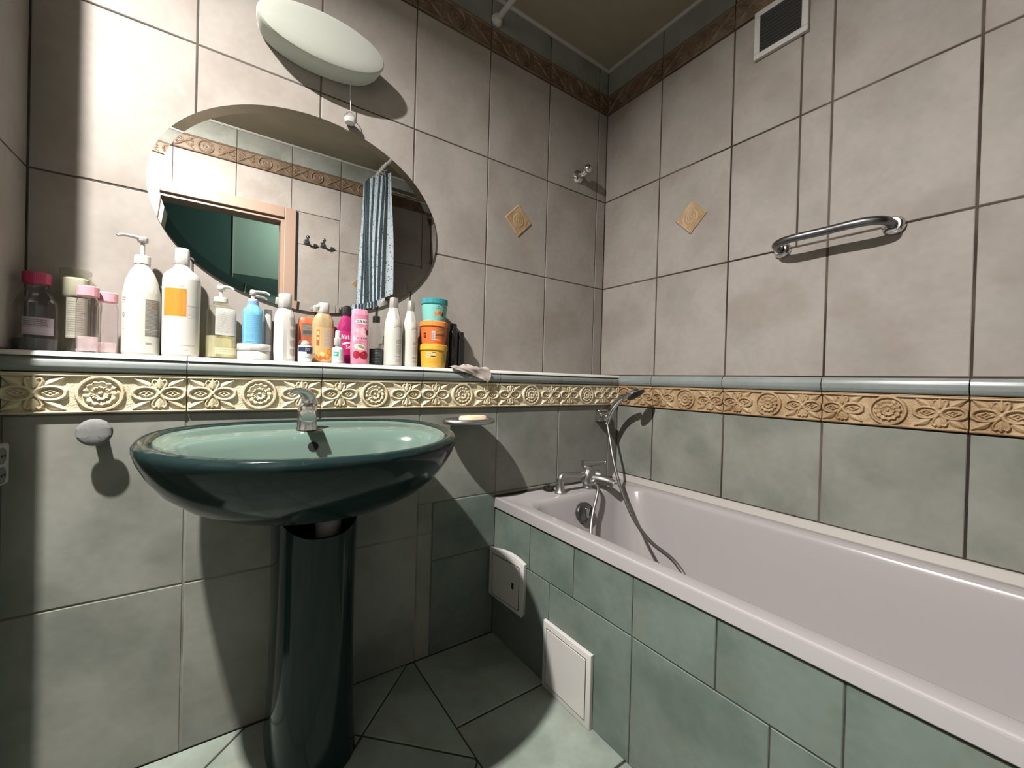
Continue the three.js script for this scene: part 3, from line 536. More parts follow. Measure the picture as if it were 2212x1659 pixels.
{
  const t = thing('access_panel', 'white plastic access panel at the floor in the bath surround', 'access panel', [-0.7045, 0.108, 0.556]);
  const f = new THREE.Shape([[-0.107, -0.108], [0.107, -0.108], [0.107, 0.108], [-0.107, 0.108]].map((k) => new THREE.Vector2(...k)));
  const frame = crease(new THREE.ExtrudeGeometry(f, { depth: 0.006, bevelEnabled: true, bevelSize: 0.003, bevelThickness: 0.004, bevelSegments: 3 }).translate(0, 0, 0.0), 0.6);
  const m = part(t, 'frame', frame, M.whitePlastic); m.rotation.y = -Math.PI / 2; m.scale.set(0.97, 0.97, 1);
  const slot = crease(tileGeo(0.176, 0.176, 0.003, 0.001)); const dd = part(t, 'door', rbox(0.174, 0.174, 0.004, 0.0015), M.whitePlastic, [-0.0105, 0.0, 0]); dd.rotation.y = -Math.PI / 2;
  for (const [w, h, y, z] of [[0.0016, 0.176, 0, 0.0885], [0.0016, 0.176, 0, -0.0885], [0.178, 0.0016, 0.0885, 0], [0.178, 0.0016, -0.0885, 0]]) { const q = part(dd, 'gap', box(w, h, 0.002), M.groutDark, [z, y, -0.0008]); }
  const a = thing('access_panel', 'grey access panel with a latch slot beside the wall in the bath surround', 'access panel', [-0.7085, 0.256, 0.236]);
  const s = new THREE.Shape(); s.moveTo(-0.097, -0.082); s.lineTo(0.09, -0.092); s.lineTo(0.096, -0.08); s.lineTo(0.098, 0.092); s.quadraticCurveTo(0.03, 0.118, -0.06, 0.096); s.lineTo(-0.097, 0.09); s.lineTo(-0.097, -0.082);
  const fg = crease(new THREE.ExtrudeGeometry(s, { depth: 0.007, bevelEnabled: true, bevelSize: 0.003, bevelThickness: 0.004, bevelSegments: 3, curveSegments: 16 }), 0.6);
  const fm = part(a, 'frame', fg, M.whitePlastic, [-0.004, 0, 0]); fm.rotation.y = -Math.PI / 2 + 0.09;
  const door = part(fm, 'door', rbox(0.15, 0.15, 0.004, 0.0015), M.whitePlastic, [0, 0, 0.0115]);
  part(door, 'latch_slot', rbox(0.012, 0.022, 0.003, 0.001), M.blackHole, [0.045, 0.0, 0.0012]);
  part(door, 'gap', box(0.154, 0.002, 0.002), M.groutDark, [0, 0.0765, -0.0005]); part(door, 'gap', box(0.002, 0.154, 0.002), M.groutDark, [0.0765, 0, -0.0005]); part(door, 'gap', box(0.154, 0.002, 0.002), M.groutDark, [0, -0.0765, -0.0005]); part(door, 'gap', box(0.002, 0.154, 0.002), M.groutDark, [-0.0765, 0, -0.0005]);
}
{
  const t = thing('bath_mixer', 'dull chrome lever bath mixer standing on the end of the bathtub', 'tap', [-0.279, RIM, 0.205]);
  const pillar = lathe([[0.024, 0], [0.024, 0.006], [0.0195, 0.012], [0.016, 0.04], [0.0155, 0.055]], 28);
  part(t, 'pillar', pillar, M.chromeDull, [-0.158, 0, 0]);
  part(t, 'pillar', lathe([[0.022, 0], [0.022, 0.008], [0.0185, 0.012], [0.0185, 0.03]], 28), M.chromeDull);
  part(t, 'connecting_pipe', tube([[-0.158, 0.045, 0], [-0.156, 0.062, 0], [-0.142, 0.072, 0.0], [-0.12, 0.071, 0], [-0.09, 0.067, 0], [-0.03, 0.062, 0]], 0.0135, 40, 16), M.chromeDull);
  part(t, 'body', loft(prof([[0.02, 0.024], [0.028, 0.028], [0.07, 0.028], [0.077, 0.024], [0.08, 0.0225], [0.094, 0.0225], [0.098, 0.018]]), 32), M.chromeDull);
  part(t, 'lever', taperTube([[-0.022, 0.104, -0.012], [0.0, 0.107, 0.0], [0.03, 0.110, 0.018], [0.066, 0.114, 0.04]], (u) => mix(0.0185, 0.008, Math.sqrt(u)), 24, 18), M.chromeDull);
  part(t, 'spout', taperTube([[0.004, 0.046, 0.008], [0.03, 0.044, 0.035], [0.055, 0.038, 0.07], [0.068, 0.029, 0.088]], (u) => mix(0.021, 0.0165, u), 24, 18), M.chromeDull);
  part(t, 'diverter_knob', cyl(0.0125, 0.0125, 0.026, 20), M.chromeDull, [0.045, 0.064, 0.018], [0, 0.6, Math.PI / 2]);
  part(t, 'hose_outlet', cyl(0.0105, 0.0105, 0.024, 20), M.chromeDull, [0.0, 0.03, 0.032], [Math.PI / 2 - 0.3, 0, 0]);
}
{
  const t = thing('shower_hose', 'ribbed metal shower hose hanging into the bathtub', 'hose', [0, 0, 0]);
  const pts = [[-0.279, 0.563, 0.25], [-0.285, 0.553, 0.272], [-0.312, 0.515, 0.290], [-0.345, 0.465, 0.305], [-0.385, 0.40, 0.335], [-0.40, 0.30, 0.38], [-0.40, 0.19, 0.46], [-0.43, 0.157, 0.62], [-0.50, 0.162, 0.80], [-0.53, 0.20, 0.93], [-0.53, 0.28, 0.95], [-0.50, 0.37, 0.87], [-0.44, 0.443, 0.75], [-0.37, 0.452, 0.60], [-0.30, 0.475, 0.477], [-0.245, 0.52, 0.385], [-0.195, 0.58, 0.303], [-0.155, 0.66, 0.236], [-0.13, 0.74, 0.192], [-0.122, 0.80, 0.168], [-0.121, 0.822, 0.163]];
  const hg = tube(pts, 0.0068, 700, 10); { const p = hg.attributes.position, nn = hg.attributes.normal; for (let i = 0; i < p.count; i++) { const k = Math.floor(i / 11), d = (k % 2) * 0.0011; p.setXYZ(i, p.getX(i) - nn.getX(i) * d, p.getY(i) - nn.getY(i) * d, p.getZ(i) - nn.getZ(i) * d); } hg.computeVertexNormals(); }
  part(t, 'hose', hg, M.hoseSteel);
}
{
  const t = thing('shower_holder', 'square chrome hand shower holder on the wall above the bath mixer', 'holder', [-0.125, 0.842, D]);
  part(t, 'wall_plate', rbox(0.064, 0.056, 0.026, 0.007, 4), M.chrome, [0, 0, 0.0135]);
  part(t, 'cradle', rbox(0.036, 0.034, 0.032, 0.009, 4), M.chrome, [0.004, -0.006, 0.038], [0.5, 0, 0]);
  const h = thing('hand_shower', 'chrome hand shower with dark face resting in its holder', 'hand shower', [0, 0, 0]);
  part(h, 'handle', taperTube([[-0.1205, 0.805, 0.163], [-0.122, 0.845, 0.178], [-0.124, 0.893, 0.209], [-0.127, 0.930, 0.252], [-0.1285, 0.948, 0.292]], (u) => 0.0105 + 0.0035 * Math.sin(u * 2.6), 32, 18), M.chrome);
  const dir = V(0.05, -0.80, 0.60).normalize(), q = new THREE.Quaternion().setFromUnitVectors(V(0, -1, 0), dir);
  const head = part(h, 'head', lathe([[0, 0.016], [0.02, 0.0145], [0.036, 0.007], [0.0415, -0.002], [0.0415, -0.008], [0.040, -0.0095]], 40), M.chrome, [-0.129, 0.953, 0.325]); head.quaternion.copy(q);
  part(head, 'spray_face', lathe([[0, -0.0125], [0.028, -0.0122], [0.039, -0.0095], [0.040, -0.008]], 40), M.black);
}
{
  const t = thing('bath_plug', 'black rubber plug lying on the bathtub corner beside the mixer', 'plug', [-0.455, RIM, 0.152]);
  part(t, 'stopper', lathe([[0, 0], [0.019, 0], [0.0225, 0.004], [0.023, 0.012], [0.021, 0.017], [0.009, 0.018], [0, 0.018]], 32), M.black);
  part(t, 'ring_tab', new THREE.TorusGeometry(0.006, 0.0016, 8, 20), M.black, [0, 0.021, 0], [0, 0.5, 0]);
}
{
  const t = thing('grab_bar', 'curved steel grab bar on the cream tiles above the bathtub', 'grab bar', [0, 1.47, 0]);
  const z0 = 0.832, z1 = 1.122, s = 0.083;
  part(t, 'bar', tube([[-0.004, 0, z0], [-0.03, 0.001, z0 - 0.002], [-0.062, 0.003, z0 + 0.004], [-s, 0.006, z0 + 0.035], [-s, 0.007, (z0 + z1) / 2], [-s, 0.006, z1 - 0.045], [-0.066, 0.003, z1 - 0.008], [-0.03, 0.001, z1], [-0.004, 0, z1]], 0.0125, 110, 20), M.steelDark);
  for (const z of [z0, z1]) { const f = lathe([[0.013, 0.02], [0.019, 0.0195], [0.026, 0.012], [0.0275, 0.004], [0.0275, 0]], 36); f.rotateZ(Math.PI / 2); part(t, 'flange', f, M.chrome, [-0.0005, 0, z]); }
}
{
  const t = thing('robe_hook', 'small chrome robe hook high on the wall near the corner', 'hook', [-0.193, 1.991, 0]);
  const g = lathe([[0, 0.018], [0.014, 0.0175], [0.018, 0.014], [0.024, 0.012], [0.031, 0.004], [0.032, 0]], 32); g.rotateX(Math.PI / 2); part(t, 'base', g, M.chrome);
  part(t, 'arm', taperTube([[0, 0, 0.008], [0.002, 0.001, 0.026], [0.006, 0.006, 0.04], [0.009, 0.016, 0.048]], (u) => mix(0.016, 0.013, u), 20, 16), M.chrome);
  part(t, 'tip', new THREE.SphereGeometry(0.0215, 28, 20), M.chrome, [0.0105, 0.02, 0.052]);
  for (const [x, lab] of [[-1.125, 'beside the door frame'], [-1.02, 'nearer the shower curtain']]) {
    const h = thing('robe_hook', 'dark metal robe hook on the doorway wall, the one ' + lab, 'hook', [x, 1.935, DEEP]);
    const b = lathe([[0, 0.01], [0.014, 0.0095], [0.021, 0.003], [0.021, 0]], 28); b.rotateX(-Math.PI / 2); part(h, 'base', b, M.steelDark);
    part(h, 'arm', taperTube([[0, 0, -0.006], [0, -0.004, -0.03], [0, 0.004, -0.05], [0, 0.018, -0.058]], (u) => mix(0.009, 0.007, u), 18, 14), M.steelDark); part(h, 'tip', new THREE.SphereGeometry(0.012, 20, 14), M.steelDark, [0, 0.022, -0.058]);
  }
}
{
  const t = thing('vent_grille', 'white square ventilation grille with dark louvres high on the bath wall', 'vent', [0, 2.272, 0.806]);
  const F = 0.086, I = 0.066;
  for (const [w, h, y, z] of [[2 * F, F - I, F - (F - I) / 2, 0], [2 * F, F - I, -F + (F - I) / 2, 0], [F - I, 2 * I, 0, F - (F - I) / 2], [F - I, 2 * I, 0, -F + (F - I) / 2]]) part(t, 'frame', rbox(0.016, h, w, 0.003), M.whitePlastic, [-0.008, y, z]);
  part(t, 'shaft', box(0.004, 2 * I, 2 * I), M.blackHole, [-0.003, 0, 0]);
  for (let i = 0; i < 11; i++) part(t, 'louvre', box(0.009, 0.001, 2 * I), M.louvre, [-0.0105, -I + (i + 0.5) * 2 * I / 11, 0], [0, 0, -0.6]);
}
{
  const t = thing('curtain_rod', 'thin pale shower curtain rod running across under the ceiling', 'rod', [-0.68, 2.49, 0]);
  const g = cyl(0.0115, 0.0115, DEEP - 0.004, 20); g.rotateX(Math.PI / 2); part(t, 'rod', g, M.whitePlastic, [0, 0, DEEP / 2]);
  for (const [z, s] of [[0.002, 1], [DEEP - 0.002, -1]]) { const f = lathe([[0.012, 0.022], [0.016, 0.02], [0.024, 0.006], [0.025, 0]], 28); f.rotateX(s * Math.PI / 2); part(t, 'end_cup', f, M.whitePlastic, [0, 0, z]); }
  const c = thing('shower_curtain', 'bunched blue grey shower curtain with dark dots, seen in the mirror', 'curtain', [-0.68, 2.455, 1.6]);
  const tex = canvasTex(512, 1024, (x, w, h) => { x.fillStyle = '#97a5ad'; x.fillRect(0, 0, w, h); const r = rnd(9); for (let i = 0; i < 900; i++) { x.fillStyle = `rgba(${135 + r() * 50},${150 + r() * 45},${158 + r() * 45},0.4)`; x.fillRect(r() * w, r() * h, 3 + r() * 26, 2 + r() * 8); } for (let i = 0; i < 620; i++) { const s = 5 + r() * 8; x.fillStyle = ['#46525d', '#5c6973', '#39424c', '#7b8a94'][i % 4]; x.save(); x.translate(r() * w, r() * h); x.rotate(r() * 0.8); x.fillRect(-s / 2, -s / 2, s, s); x.restore(); } });
  const nx = 260, ny = 40, pos = [], uv = [], idx = [];
  for (let j = 0; j <= ny; j++) for (let i = 0; i <= nx; i++) {
    const u = i / nx, v = j / ny, amp = mix(0.018, 0.034, smooth(0, 0.3, v)) * (0.7 + 0.3 * Math.sin(u * 11 + v * 2)), ph = u * Math.PI * 2 * 7.5 + 0.9 * Math.sin(v * 2.4 + u * 6);
    pos.push(amp * Math.sin(ph) + 0.012 * Math.sin(u * 8 + v * 5) + mix(0.03, -0.085, u) + 0.05 * v * v * (1 - u), -v * 1.86, mix(-0.125, 0.15, u) + 0.012 * Math.sin(ph * 2 + 1)); uv.push(u * 5, (1 - v) * 2.6);
  }
  for (let j = 0; j < ny; j++) for (let i = 0; i < nx; i++) { const a = j * (nx + 1) + i; idx.push(a, a + nx + 1, a + 1, a + 1, a + nx + 1, a + nx + 2); }
  const cg = new THREE.BufferGeometry(); cg.setAttribute('position', new THREE.Float32BufferAttribute(pos, 3)); cg.setAttribute('uv', new THREE.Float32BufferAttribute(uv, 2)); cg.setIndex(idx); cg.computeVertexNormals();
  tex.wrapS = tex.wrapT = THREE.RepeatWrapping;
  part(c, 'cloth', cg, phys({ map: tex, roughness: 0.7, side: THREE.DoubleSide }));
  for (let i = 0; i < 7; i++) part(c, 'ring', new THREE.TorusGeometry(0.02, 0.0022, 8, 24), M.whitePlastic, [0, 0.0255, mix(-0.11, 0.15, i / 6)]);
}

// ================================================================ bottles and jars on the ledge
const SY = SH + 0.0004;
const P3 = (c, r = 0.35, o = {}) => phys({ color: lin(...c), roughness: r, ...o });
const clear = (c, r = 0.05) => phys({ color: lin(...c), roughness: r, transmission: 1, thickness: 0, ior: 1.45, side: THREE.DoubleSide });
const liquid = (c, r = 0.2) => phys({ color: lin(...c), roughness: r, transmission: 0.75, thickness: 0, ior: 1.33 });
const paper = (t, r = 0.5) => phys({ map: t, roughness: r, color: lin(0.84, 0.84, 0.84) });
const lines = (g, x, y, w, n, dy, col, h = 2, seed = 3) => { const r = rnd(seed); g.fillStyle = col; for (let i = 0; i < n; i++) { let q = x; const end = x + w * (0.7 + 0.3 * r()); while (q < end) { const k = 5 + r() * 22; g.fillRect(q, y + i * dy, Math.min(k, end - q), h); q += k + 4; } } };
function bottle(name, label, x, z, turn = 0, y = SY, cat = 'bottle') { return thing(name, label, cat, [x, y, z], turn, 'toiletries on the ledge under the mirror'); }
// round or oval body with cap; returns the rings so that a label can follow them
function lidGeo(r, h, e = 0.0015, r2) { return loft(prof([[0, r - e], [e, r], [h - e, r2 ?? r], [h, (r2 ?? r) - e]]), 40); }
function ribbed(r, h, n = 48) { const pos = []; const g = loft(prof([[0, r - 0.001], [0.001, r], [h - 0.002, r], [h, r - 0.002]]), n * 2, true, true, 0.4); const p = g.attributes.position; for (let i = 0; i < p.count; i++) { const a = Math.atan2(p.getX(i), p.getZ(i)), k = Math.round(a / (Math.PI / n)), q = Math.hypot(p.getX(i), p.getZ(i)); if (q > r * 0.97 && k % 2) { p.setX(i, p.getX(i) * 0.985); p.setZ(i, p.getZ(i) * 0.985); } } return crease(g, 0.4); }
function pump(t, y, m, dir, o = {}) {           // collar, stem, head with nozzle; dir = angle of the nozzle
  const c = part(t, 'pump_collar', ribbed(o.r || 0.0145, o.ch || 0.016, 28), o.collar || m, [0, y, 0]);
  part(c, 'stem', cyl(0.0045, 0.0045, o.sh || 0.02, 16), m, [0, (o.ch || 0.016) + (o.sh || 0.02) / 2, 0]);
  const hy = (o.ch || 0.016) + (o.sh || 0.02), L = o.len || 0.04, R0 = o.hr || 0.0085;
  const h = part(t, 'pump_head', mergeGeometries([
    loft(prof([[0, R0 * 0.8], [0.003, R0], [0.012, R0], [0.0145, R0 * 0.8], [0.015, R0 * 0.3]]), 24).deleteAttribute('uv'),
    taperTube([[0, 0.009, 0], [0, 0.0105, L * 0.4], [0, 0.009, L * 0.8], [0, 0.004, L]], (u) => mix(0.0068, 0.0036, u), 18, 12, 0.8).toNonIndexed().deleteAttribute('uv')]), m, [0, y + hy, 0]);
  h.rotation.y = dir; return h;
}
{ // dark clear bottle with magenta cap, in the shade by the return wall
  const t = bottle('plastic_bottle', 'clear grey bottle with crimson cap by the left end wall', -1.941, 0.064, 0.5);
  const r = prof([[0, 0.030], [0.003, 0.034], [0.10, 0.034], [0.118, 0.031], [0.135, 0.022], [0.142, 0.018], [0.155, 0.018]], 2.6);
  part(t, 'body', loft(r, 48), clear([0.80, 0.79, 0.80], 0.06));
  part(t, 'cap', ribbed(0.0235, 0.026), P3([0.42, 0.03, 0.10]), [0, 0.1535, 0]);
  part(t, 'label', labelPatch(r, 0.035, 0.075, -0.9, 0.5), paper(canvasTex(256, 160, (g, w, h) => { g.fillStyle = '#a79da4'; g.fillRect(0, 0, w, h); g.fillStyle = '#b7aab3'; g.fillRect(8, 90, w - 16, 50); lines(g, 20, 20, 200, 4, 16, '#4b474c', 5); })));
  part(t, 'liquid', loft(prof([[0.002, 0.031], [0.028, 0.0325], [0.0285, 0.02]], 2.6), 40), liquid([0.42, 0.44, 0.44]));
}
{
  const t = bottle('storage_jar', 'tall clear glass jar with pale label at the back of the ledge', -1.885, 0.032, 0.3, SY, 'jar');
  const r = prof([[0, 0.024], [0.003, 0.0265], [0.12, 0.0265], [0.15, 0.026], [0.165, 0.0272], [0.19, 0.0272]]);
  part(t, 'body', loft(r, 48, true, false), clear([0.93, 0.94, 0.88], 0.03));
  part(t, 'lid', loft(prof([[0, 0.0275], [0.002, 0.0285], [0.010, 0.0285], [0.012, 0.0265]]), 40), clear([0.85, 0.86, 0.8], 0.08), [0, 0.1905, 0]);
  part(t, 'cotton_filling', loft(prof([[0.135, 0.022], [0.14, 0.0245], [0.178, 0.0245], [0.182, 0.02]]), 32), P3([0.55, 0.54, 0.45], 0.9));
  part(t, 'label', labelPatch(r, 0.035, 0.132, -0.7, 0.8), paper(canvasTex(256, 320, (g, w, h) => { g.fillStyle = '#a5a396'; g.fillRect(0, 0, w, h); lines(g, 20, 30, 200, 14, 18, '#6e6c62', 5, 8); g.fillStyle = '#bdbbae'; g.fillRect(0, 150, w, 4); g.fillRect(0, 300, w, 6); })));
}
function pinkCap(x, z, label, h, r, fill) {
  const t = bottle('travel_bottle', label, x, z, 0.2);
  const p = prof([[0, r * 0.75], [0.003, r * 0.94], [0.008, r], [h - 0.045, r], [h - 0.035, r * 0.96], [h - 0.028, r * 0.85], [h - 0.02, r * 0.84]]);
  part(t, 'body', loft(p, 40), clear([0.97, 0.94, 0.945], 0.03));
  part(t, 'cap', ribbed(r * 0.95, 0.0235), P3([0.78, 0.36, 0.42], 0.4), [0, h - 0.0235, 0]);
  part(t, 'liquid', loft(prof([[0.003, r * 0.9], [fill, r * 0.95], [fill + 0.0008, r * 0.9]]), 36), liquid([0.95, 0.88, 0.89], 0.05));
  return p;
}
pinkCap(-1.850, 0.100, 'clear bottle with pink cap overhanging the front of the ledge', 0.156, 0.0205, 0.036);
pinkCap(-1.821, 0.070, 'clear bottle with pink cap touching the large pump bottle', 0.150, 0.0195, 0.026);
{
  const t = bottle('pump_bottle', 'tall milky pump bottle with dark back label, biggest on the ledge', -1.761, 0.052, 0.1);
  const r = prof([[0, 0.035], [0.004, 0.0375], [0.12, 0.038], [0.165, 0.0365], [0.195, 0.031], [0.215, 0.0235], [0.228, 0.016], [0.236, 0.014]]);
  part(t, 'body', loft(r, 56), P3([0.59, 0.59, 0.52], 0.3));
  part(t, 'label', labelPatch(r, 0.006, 0.160, -1.5, 1.5, 0.0005, 48, 12), paper(canvasTex(1024, 768, (g, w, h) => {
    g.fillStyle = '#dbdbd0'; g.fillRect(0, 0, w, h); g.fillStyle = '#84847c'; g.fillRect(585, 90, 330, 470); lines(g, 600, 110, 300, 24, 18, '#b9b9b0', 5, 5); g.fillStyle = '#9a8a76'; g.fillRect(700, 130, 210, 80); lines(g, 706, 140, 190, 4, 18, '#6b5a48', 6, 6); g.fillStyle = '#c8c8be'; g.fillRect(585, 470, 330, 9);
    g.strokeStyle = '#5a584f'; g.lineWidth = 9; g.beginPath(); g.arc(160, 300, 30, 0, 7); g.stroke(); lines(g, 140, 290, 44, 3, 11, '#5a584f', 5); lines(g, 90, 80, 130, 3, 30, '#6a685f', 10, 4); lines(g, 130, 400, 80, 4, 26, '#77756b', 5, 9); lines(g, 600, 640, 160, 2, 16, '#55534a', 9, 8);
  }), 0.32));
  pump(t, 0.2345, M.whitePlastic, -1.25, { r: 0.0165, ch: 0.022, sh: 0.034, len: 0.05, hr: 0.011, collar: P3([0.62, 0.61, 0.56]) });
}
{
  const t = bottle('white_bottle', 'big white bottle with square orange label', -1.680, 0.062, 0.12);
  const r = prof([[0, 0.037], [0.003, 0.0395], [0.20, 0.0405], [0.214, 0.039], [0.224, 0.032], [0.232, 0.022], [0.240, 0.0165], [0.246, 0.0155]]);
  part(t, 'body', loft(r, 56), P3([0.65, 0.63, 0.585], 0.28));
  part(t, 'cap', loft(prof([[0, 0.0165], [0.001, 0.017], [0.042, 0.0150], [0.044, 0.0135]]), 40), M.whitePlastic, [0, 0.245, 0]);
  const wrap = part(t, 'label', labelPatch(r, 0.006, 0.205, -1.45, 1.45, 0.0005, 48, 16), paper(canvasTex(768, 1024, (g, w, h) => {
    g.fillStyle = '#e4e1da'; g.fillRect(0, 0, w, h); g.fillStyle = '#f0963c'; g.fillRect(95, 145, 345, 372);
    g.save(); g.translate(410, 170); g.rotate(Math.PI / 2); lines(g, 10, 0, 320, 2, 14, '#f6b06a', 5, 2); g.restore();
    lines(g, 255, 108, 150, 1, 9, '#a29d94', 8, 4); lines(g, 452, 360, 220, 2, 12, '#8d877d', 6, 5); lines(g, 452, 392, 230, 9, 17, '#a8a298', 4, 7); lines(g, 330, 900, 260, 1, 9, '#9b958b', 8, 4); lines(g, 350, 962, 150, 1, 9, '#b8b2a8', 6, 6);
  }), 0.3));
}
{
  const t = bottle('soap_dispenser', 'clear square soap pump with pale yellow liquid', -1.594, 0.060, 0.25);
  const r = prof([[0, 0.0315], [0.003, 0.034], [0.128, 0.034], [0.142, 0.030], [0.15, 0.018], [0.158, 0.016]], 4);
  part(t, 'body', loft(r, 56), clear([0.97, 0.965, 0.90], 0.04));
  part(t, 'liquid', loft(prof([[0.004, 0.0305], [0.062, 0.0315], [0.0625, 0.028]], 4), 48), liquid([0.94, 0.92, 0.74], 0.08));
  part(t, 'label', labelPatch(r, 0.064, 0.138, -0.35, 0.85), paper(canvasTex(256, 384, (g, w, h) => { g.fillStyle = '#d9d8d0'; g.fillRect(0, 0, w, h); lines(g, 16, 18, 220, 24, 14, '#8c8b86', 4, 11); })));
  part(t, 'foot_label', labelPatch(r, 0.012, 0.03, -0.35, 0.85), paper(canvasTex(256, 64, (g, w, h) => { g.fillStyle = '#dcd9b8'; g.fillRect(0, 0, w, h); lines(g, 16, 18, 180, 2, 18, '#b0ad8c', 4, 2); })));
  pump(t, 0.157, P3([0.74, 0.74, 0.66]), 1.1, { r: 0.0165, ch: 0.014, sh: 0.02, len: 0.03, hr: 0.010 });
}
{
  const j = bottle('cream_jar', 'low round white cream jar under the blue pump bottle', -1.514, 0.062, 0, SY, 'jar');
  part(j, 'body', loft(prof([[0, 0.039], [0.002, 0.0415], [0.024, 0.0415], [0.026, 0.040]]), 56), P3([0.60, 0.595, 0.57], 0.3));
  part(j, 'lid', loft(prof([[0.0265, 0.042], [0.028, 0.043], [0.044, 0.043], [0.046, 0.0415]]), 56), P3([0.60, 0.595, 0.57], 0.3));
  const t = bottle('pump_bottle', 'sky blue pump bottle with white pump standing on a jar', -1.518, 0.062, 0.1, SY + 0.0464);
  const r = prof([[0, 0.0225], [0.002, 0.0255], [0.088, 0.0258], [0.100, 0.023], [0.108, 0.016], [0.113, 0.0145]]);
  part(t, 'body', loft(r, 48), P3([0.16, 0.45, 0.72], 0.2));
  part(t, 'label', labelPatch(r, 0.006, 0.084, -0.8, 0.9), paper(canvasTex(256, 320, (g, w, h) => { g.fillStyle = '#76b7dd'; g.fillRect(0, 0, w, h); lines(g, 14, 20, 220, 9, 22, '#5a9cc4', 4, 12); lines(g, 14, 240, 110, 4, 14, '#4f90b8', 4, 13); })));
  part(t, 'neck', cyl(0.0142, 0.0142, 0.012, 32), P3([0.22, 0.36, 0.66]), [0, 0.1175, 0]);
  pump(t, 0.122, M.whitePlastic, 1.25, { r: 0.0128, ch: 0.008, sh: 0.012, len: 0.042, hr: 0.0085 });
}
for (const [x, z, h, w, lab] of [[-1.478, 0.028, 0.155, 0.012, 'taller slim white tube behind the white flip cap bottle'], [-1.492, 0.024, 0.118, 0.013, 'shorter slim white tube behind the white flip cap bottle']]) {
  const t = bottle('white_tube', lab, x, z, 0.2, SY, 'tube'); part(t, 'body', loft(prof([[0.02, w], [h * 0.7, w * 0.95], [h, w * 0.9]]), 28), M.whitePlastic); part(t, 'cap', lidGeo(w * 1.02, 0.0195), P3([0.76, 0.75, 0.72], 0.3));
}
{
  const t = bottle('white_bottle', 'white flip cap bottle with grey peeling back label', -1.436, 0.062, 0.2);
  const r = [[0, 0.026, 0.018], [0.003, 0.029, 0.0205], [0.12, 0.0285, 0.0205], [0.142, 0.026, 0.019], [0.155, 0.0195, 0.0165], [0.160, 0.0165, 0.0155]].map(([y, a, b]) => ({ y, rx: a, rz: b, n: 2.3 }));
  part(t, 'body', loft(r, 48), P3([0.64, 0.63, 0.60], 0.3));
  part(t, 'cap', loft(prof([[0, 0.0175], [0.001, 0.0182], [0.040, 0.0175], [0.043, 0.0155]]), 40), M.whitePlastic, [0, 0.1605, 0]);
  part(t, 'label', labelPatch(r, 0.008, 0.138, 0.0, 1.2), paper(canvasTex(256, 512, (g, w, h) => { g.fillStyle = '#e2ded8'; g.fillRect(0, 0, w, h); g.fillStyle = '#b3aea6'; for (const [y, k] of [[30, 90], [170, 80], [300, 60], [400, 70]]) { g.beginPath(); g.moveTo(50, y); g.quadraticCurveTo(150, y - 26, 250, y + 8); g.lineTo(240, y + k); g.quadraticCurveTo(140, y + k + 24, 60, y + k - 6); g.fill(); } lines(g, 70, 190, 150, 3, 14, '#8f8a83', 4); })));
}
{
  const t = bottle('orange_bottle', 'flat red orange bottle with grey label behind the roll on', -1.372, 0.034, 0.1);
  const r = [[0, 0.0225, 0.014], [0.003, 0.0245, 0.0155], [0.132, 0.0245, 0.0155], [0.139, 0.0225, 0.0135], [0.142, 0.018, 0.010]].map(([y, a, b]) => ({ y, rx: a, rz: b, n: 3.2 }));
  part(t, 'body', loft(r, 44), P3([0.62, 0.13, 0.05], 0.3));
  part(t, 'label', labelPatch(r, 0.072, 0.124, -0.75, 0.85), paper(canvasTex(192, 192, (g, w, h) => { g.fillStyle = '#d2592f'; g.fillRect(0, 0, w, h); g.fillStyle = '#7d7468'; g.fillRect(20, 10, 150, 150); lines(g, 40, 30, 110, 5, 20, '#a09688', 8, 3); g.fillStyle = '#5b5850'; g.fillRect(40, 90, 110, 40); })));
}
{
  const t = bottle('roll_on_deodorant', 'small roll on deodorant with clear dome cap and navy label', -1.384, 0.098, 0.05, SY, 'deodorant');
  const r = prof([[0, 0.0165], [0.002, 0.019], [0.012, 0.0195], [0.046, 0.0195], [0.049, 0.018]]);
  part(t, 'body', loft(r, 36), P3([0.78, 0.78, 0.78], 0.3));
  part(t, 'label', labelPatch(r, 0.014, 0.045, -1.3, 1.3), paper(canvasTex(256, 128, (g, w, h) => { g.fillStyle = '#e7e7ea'; g.fillRect(0, 0, w, h); g.fillStyle = '#23304f'; g.fillRect(0, 0, w, 62); g.fillRect(130, 0, 126, 84); lines(g, 110, 14, 80, 3, 14, '#c9d0dc', 6, 3); lines(g, 20, 78, 90, 2, 18, '#8a90a0', 4, 4); })));
  part(t, 'cap', loft(prof([[0, 0.0185], [0.008, 0.0185], [0.014, 0.0165], [0.019, 0.011], [0.021, 0.004]]), 36), clear([0.9, 0.86, 0.82], 0.15), [0, 0.0492, 0]);
  part(t, 'ball', new THREE.SphereGeometry(0.0125, 24, 16), M.whitePlastic, [0, 0.0525, 0]);
}
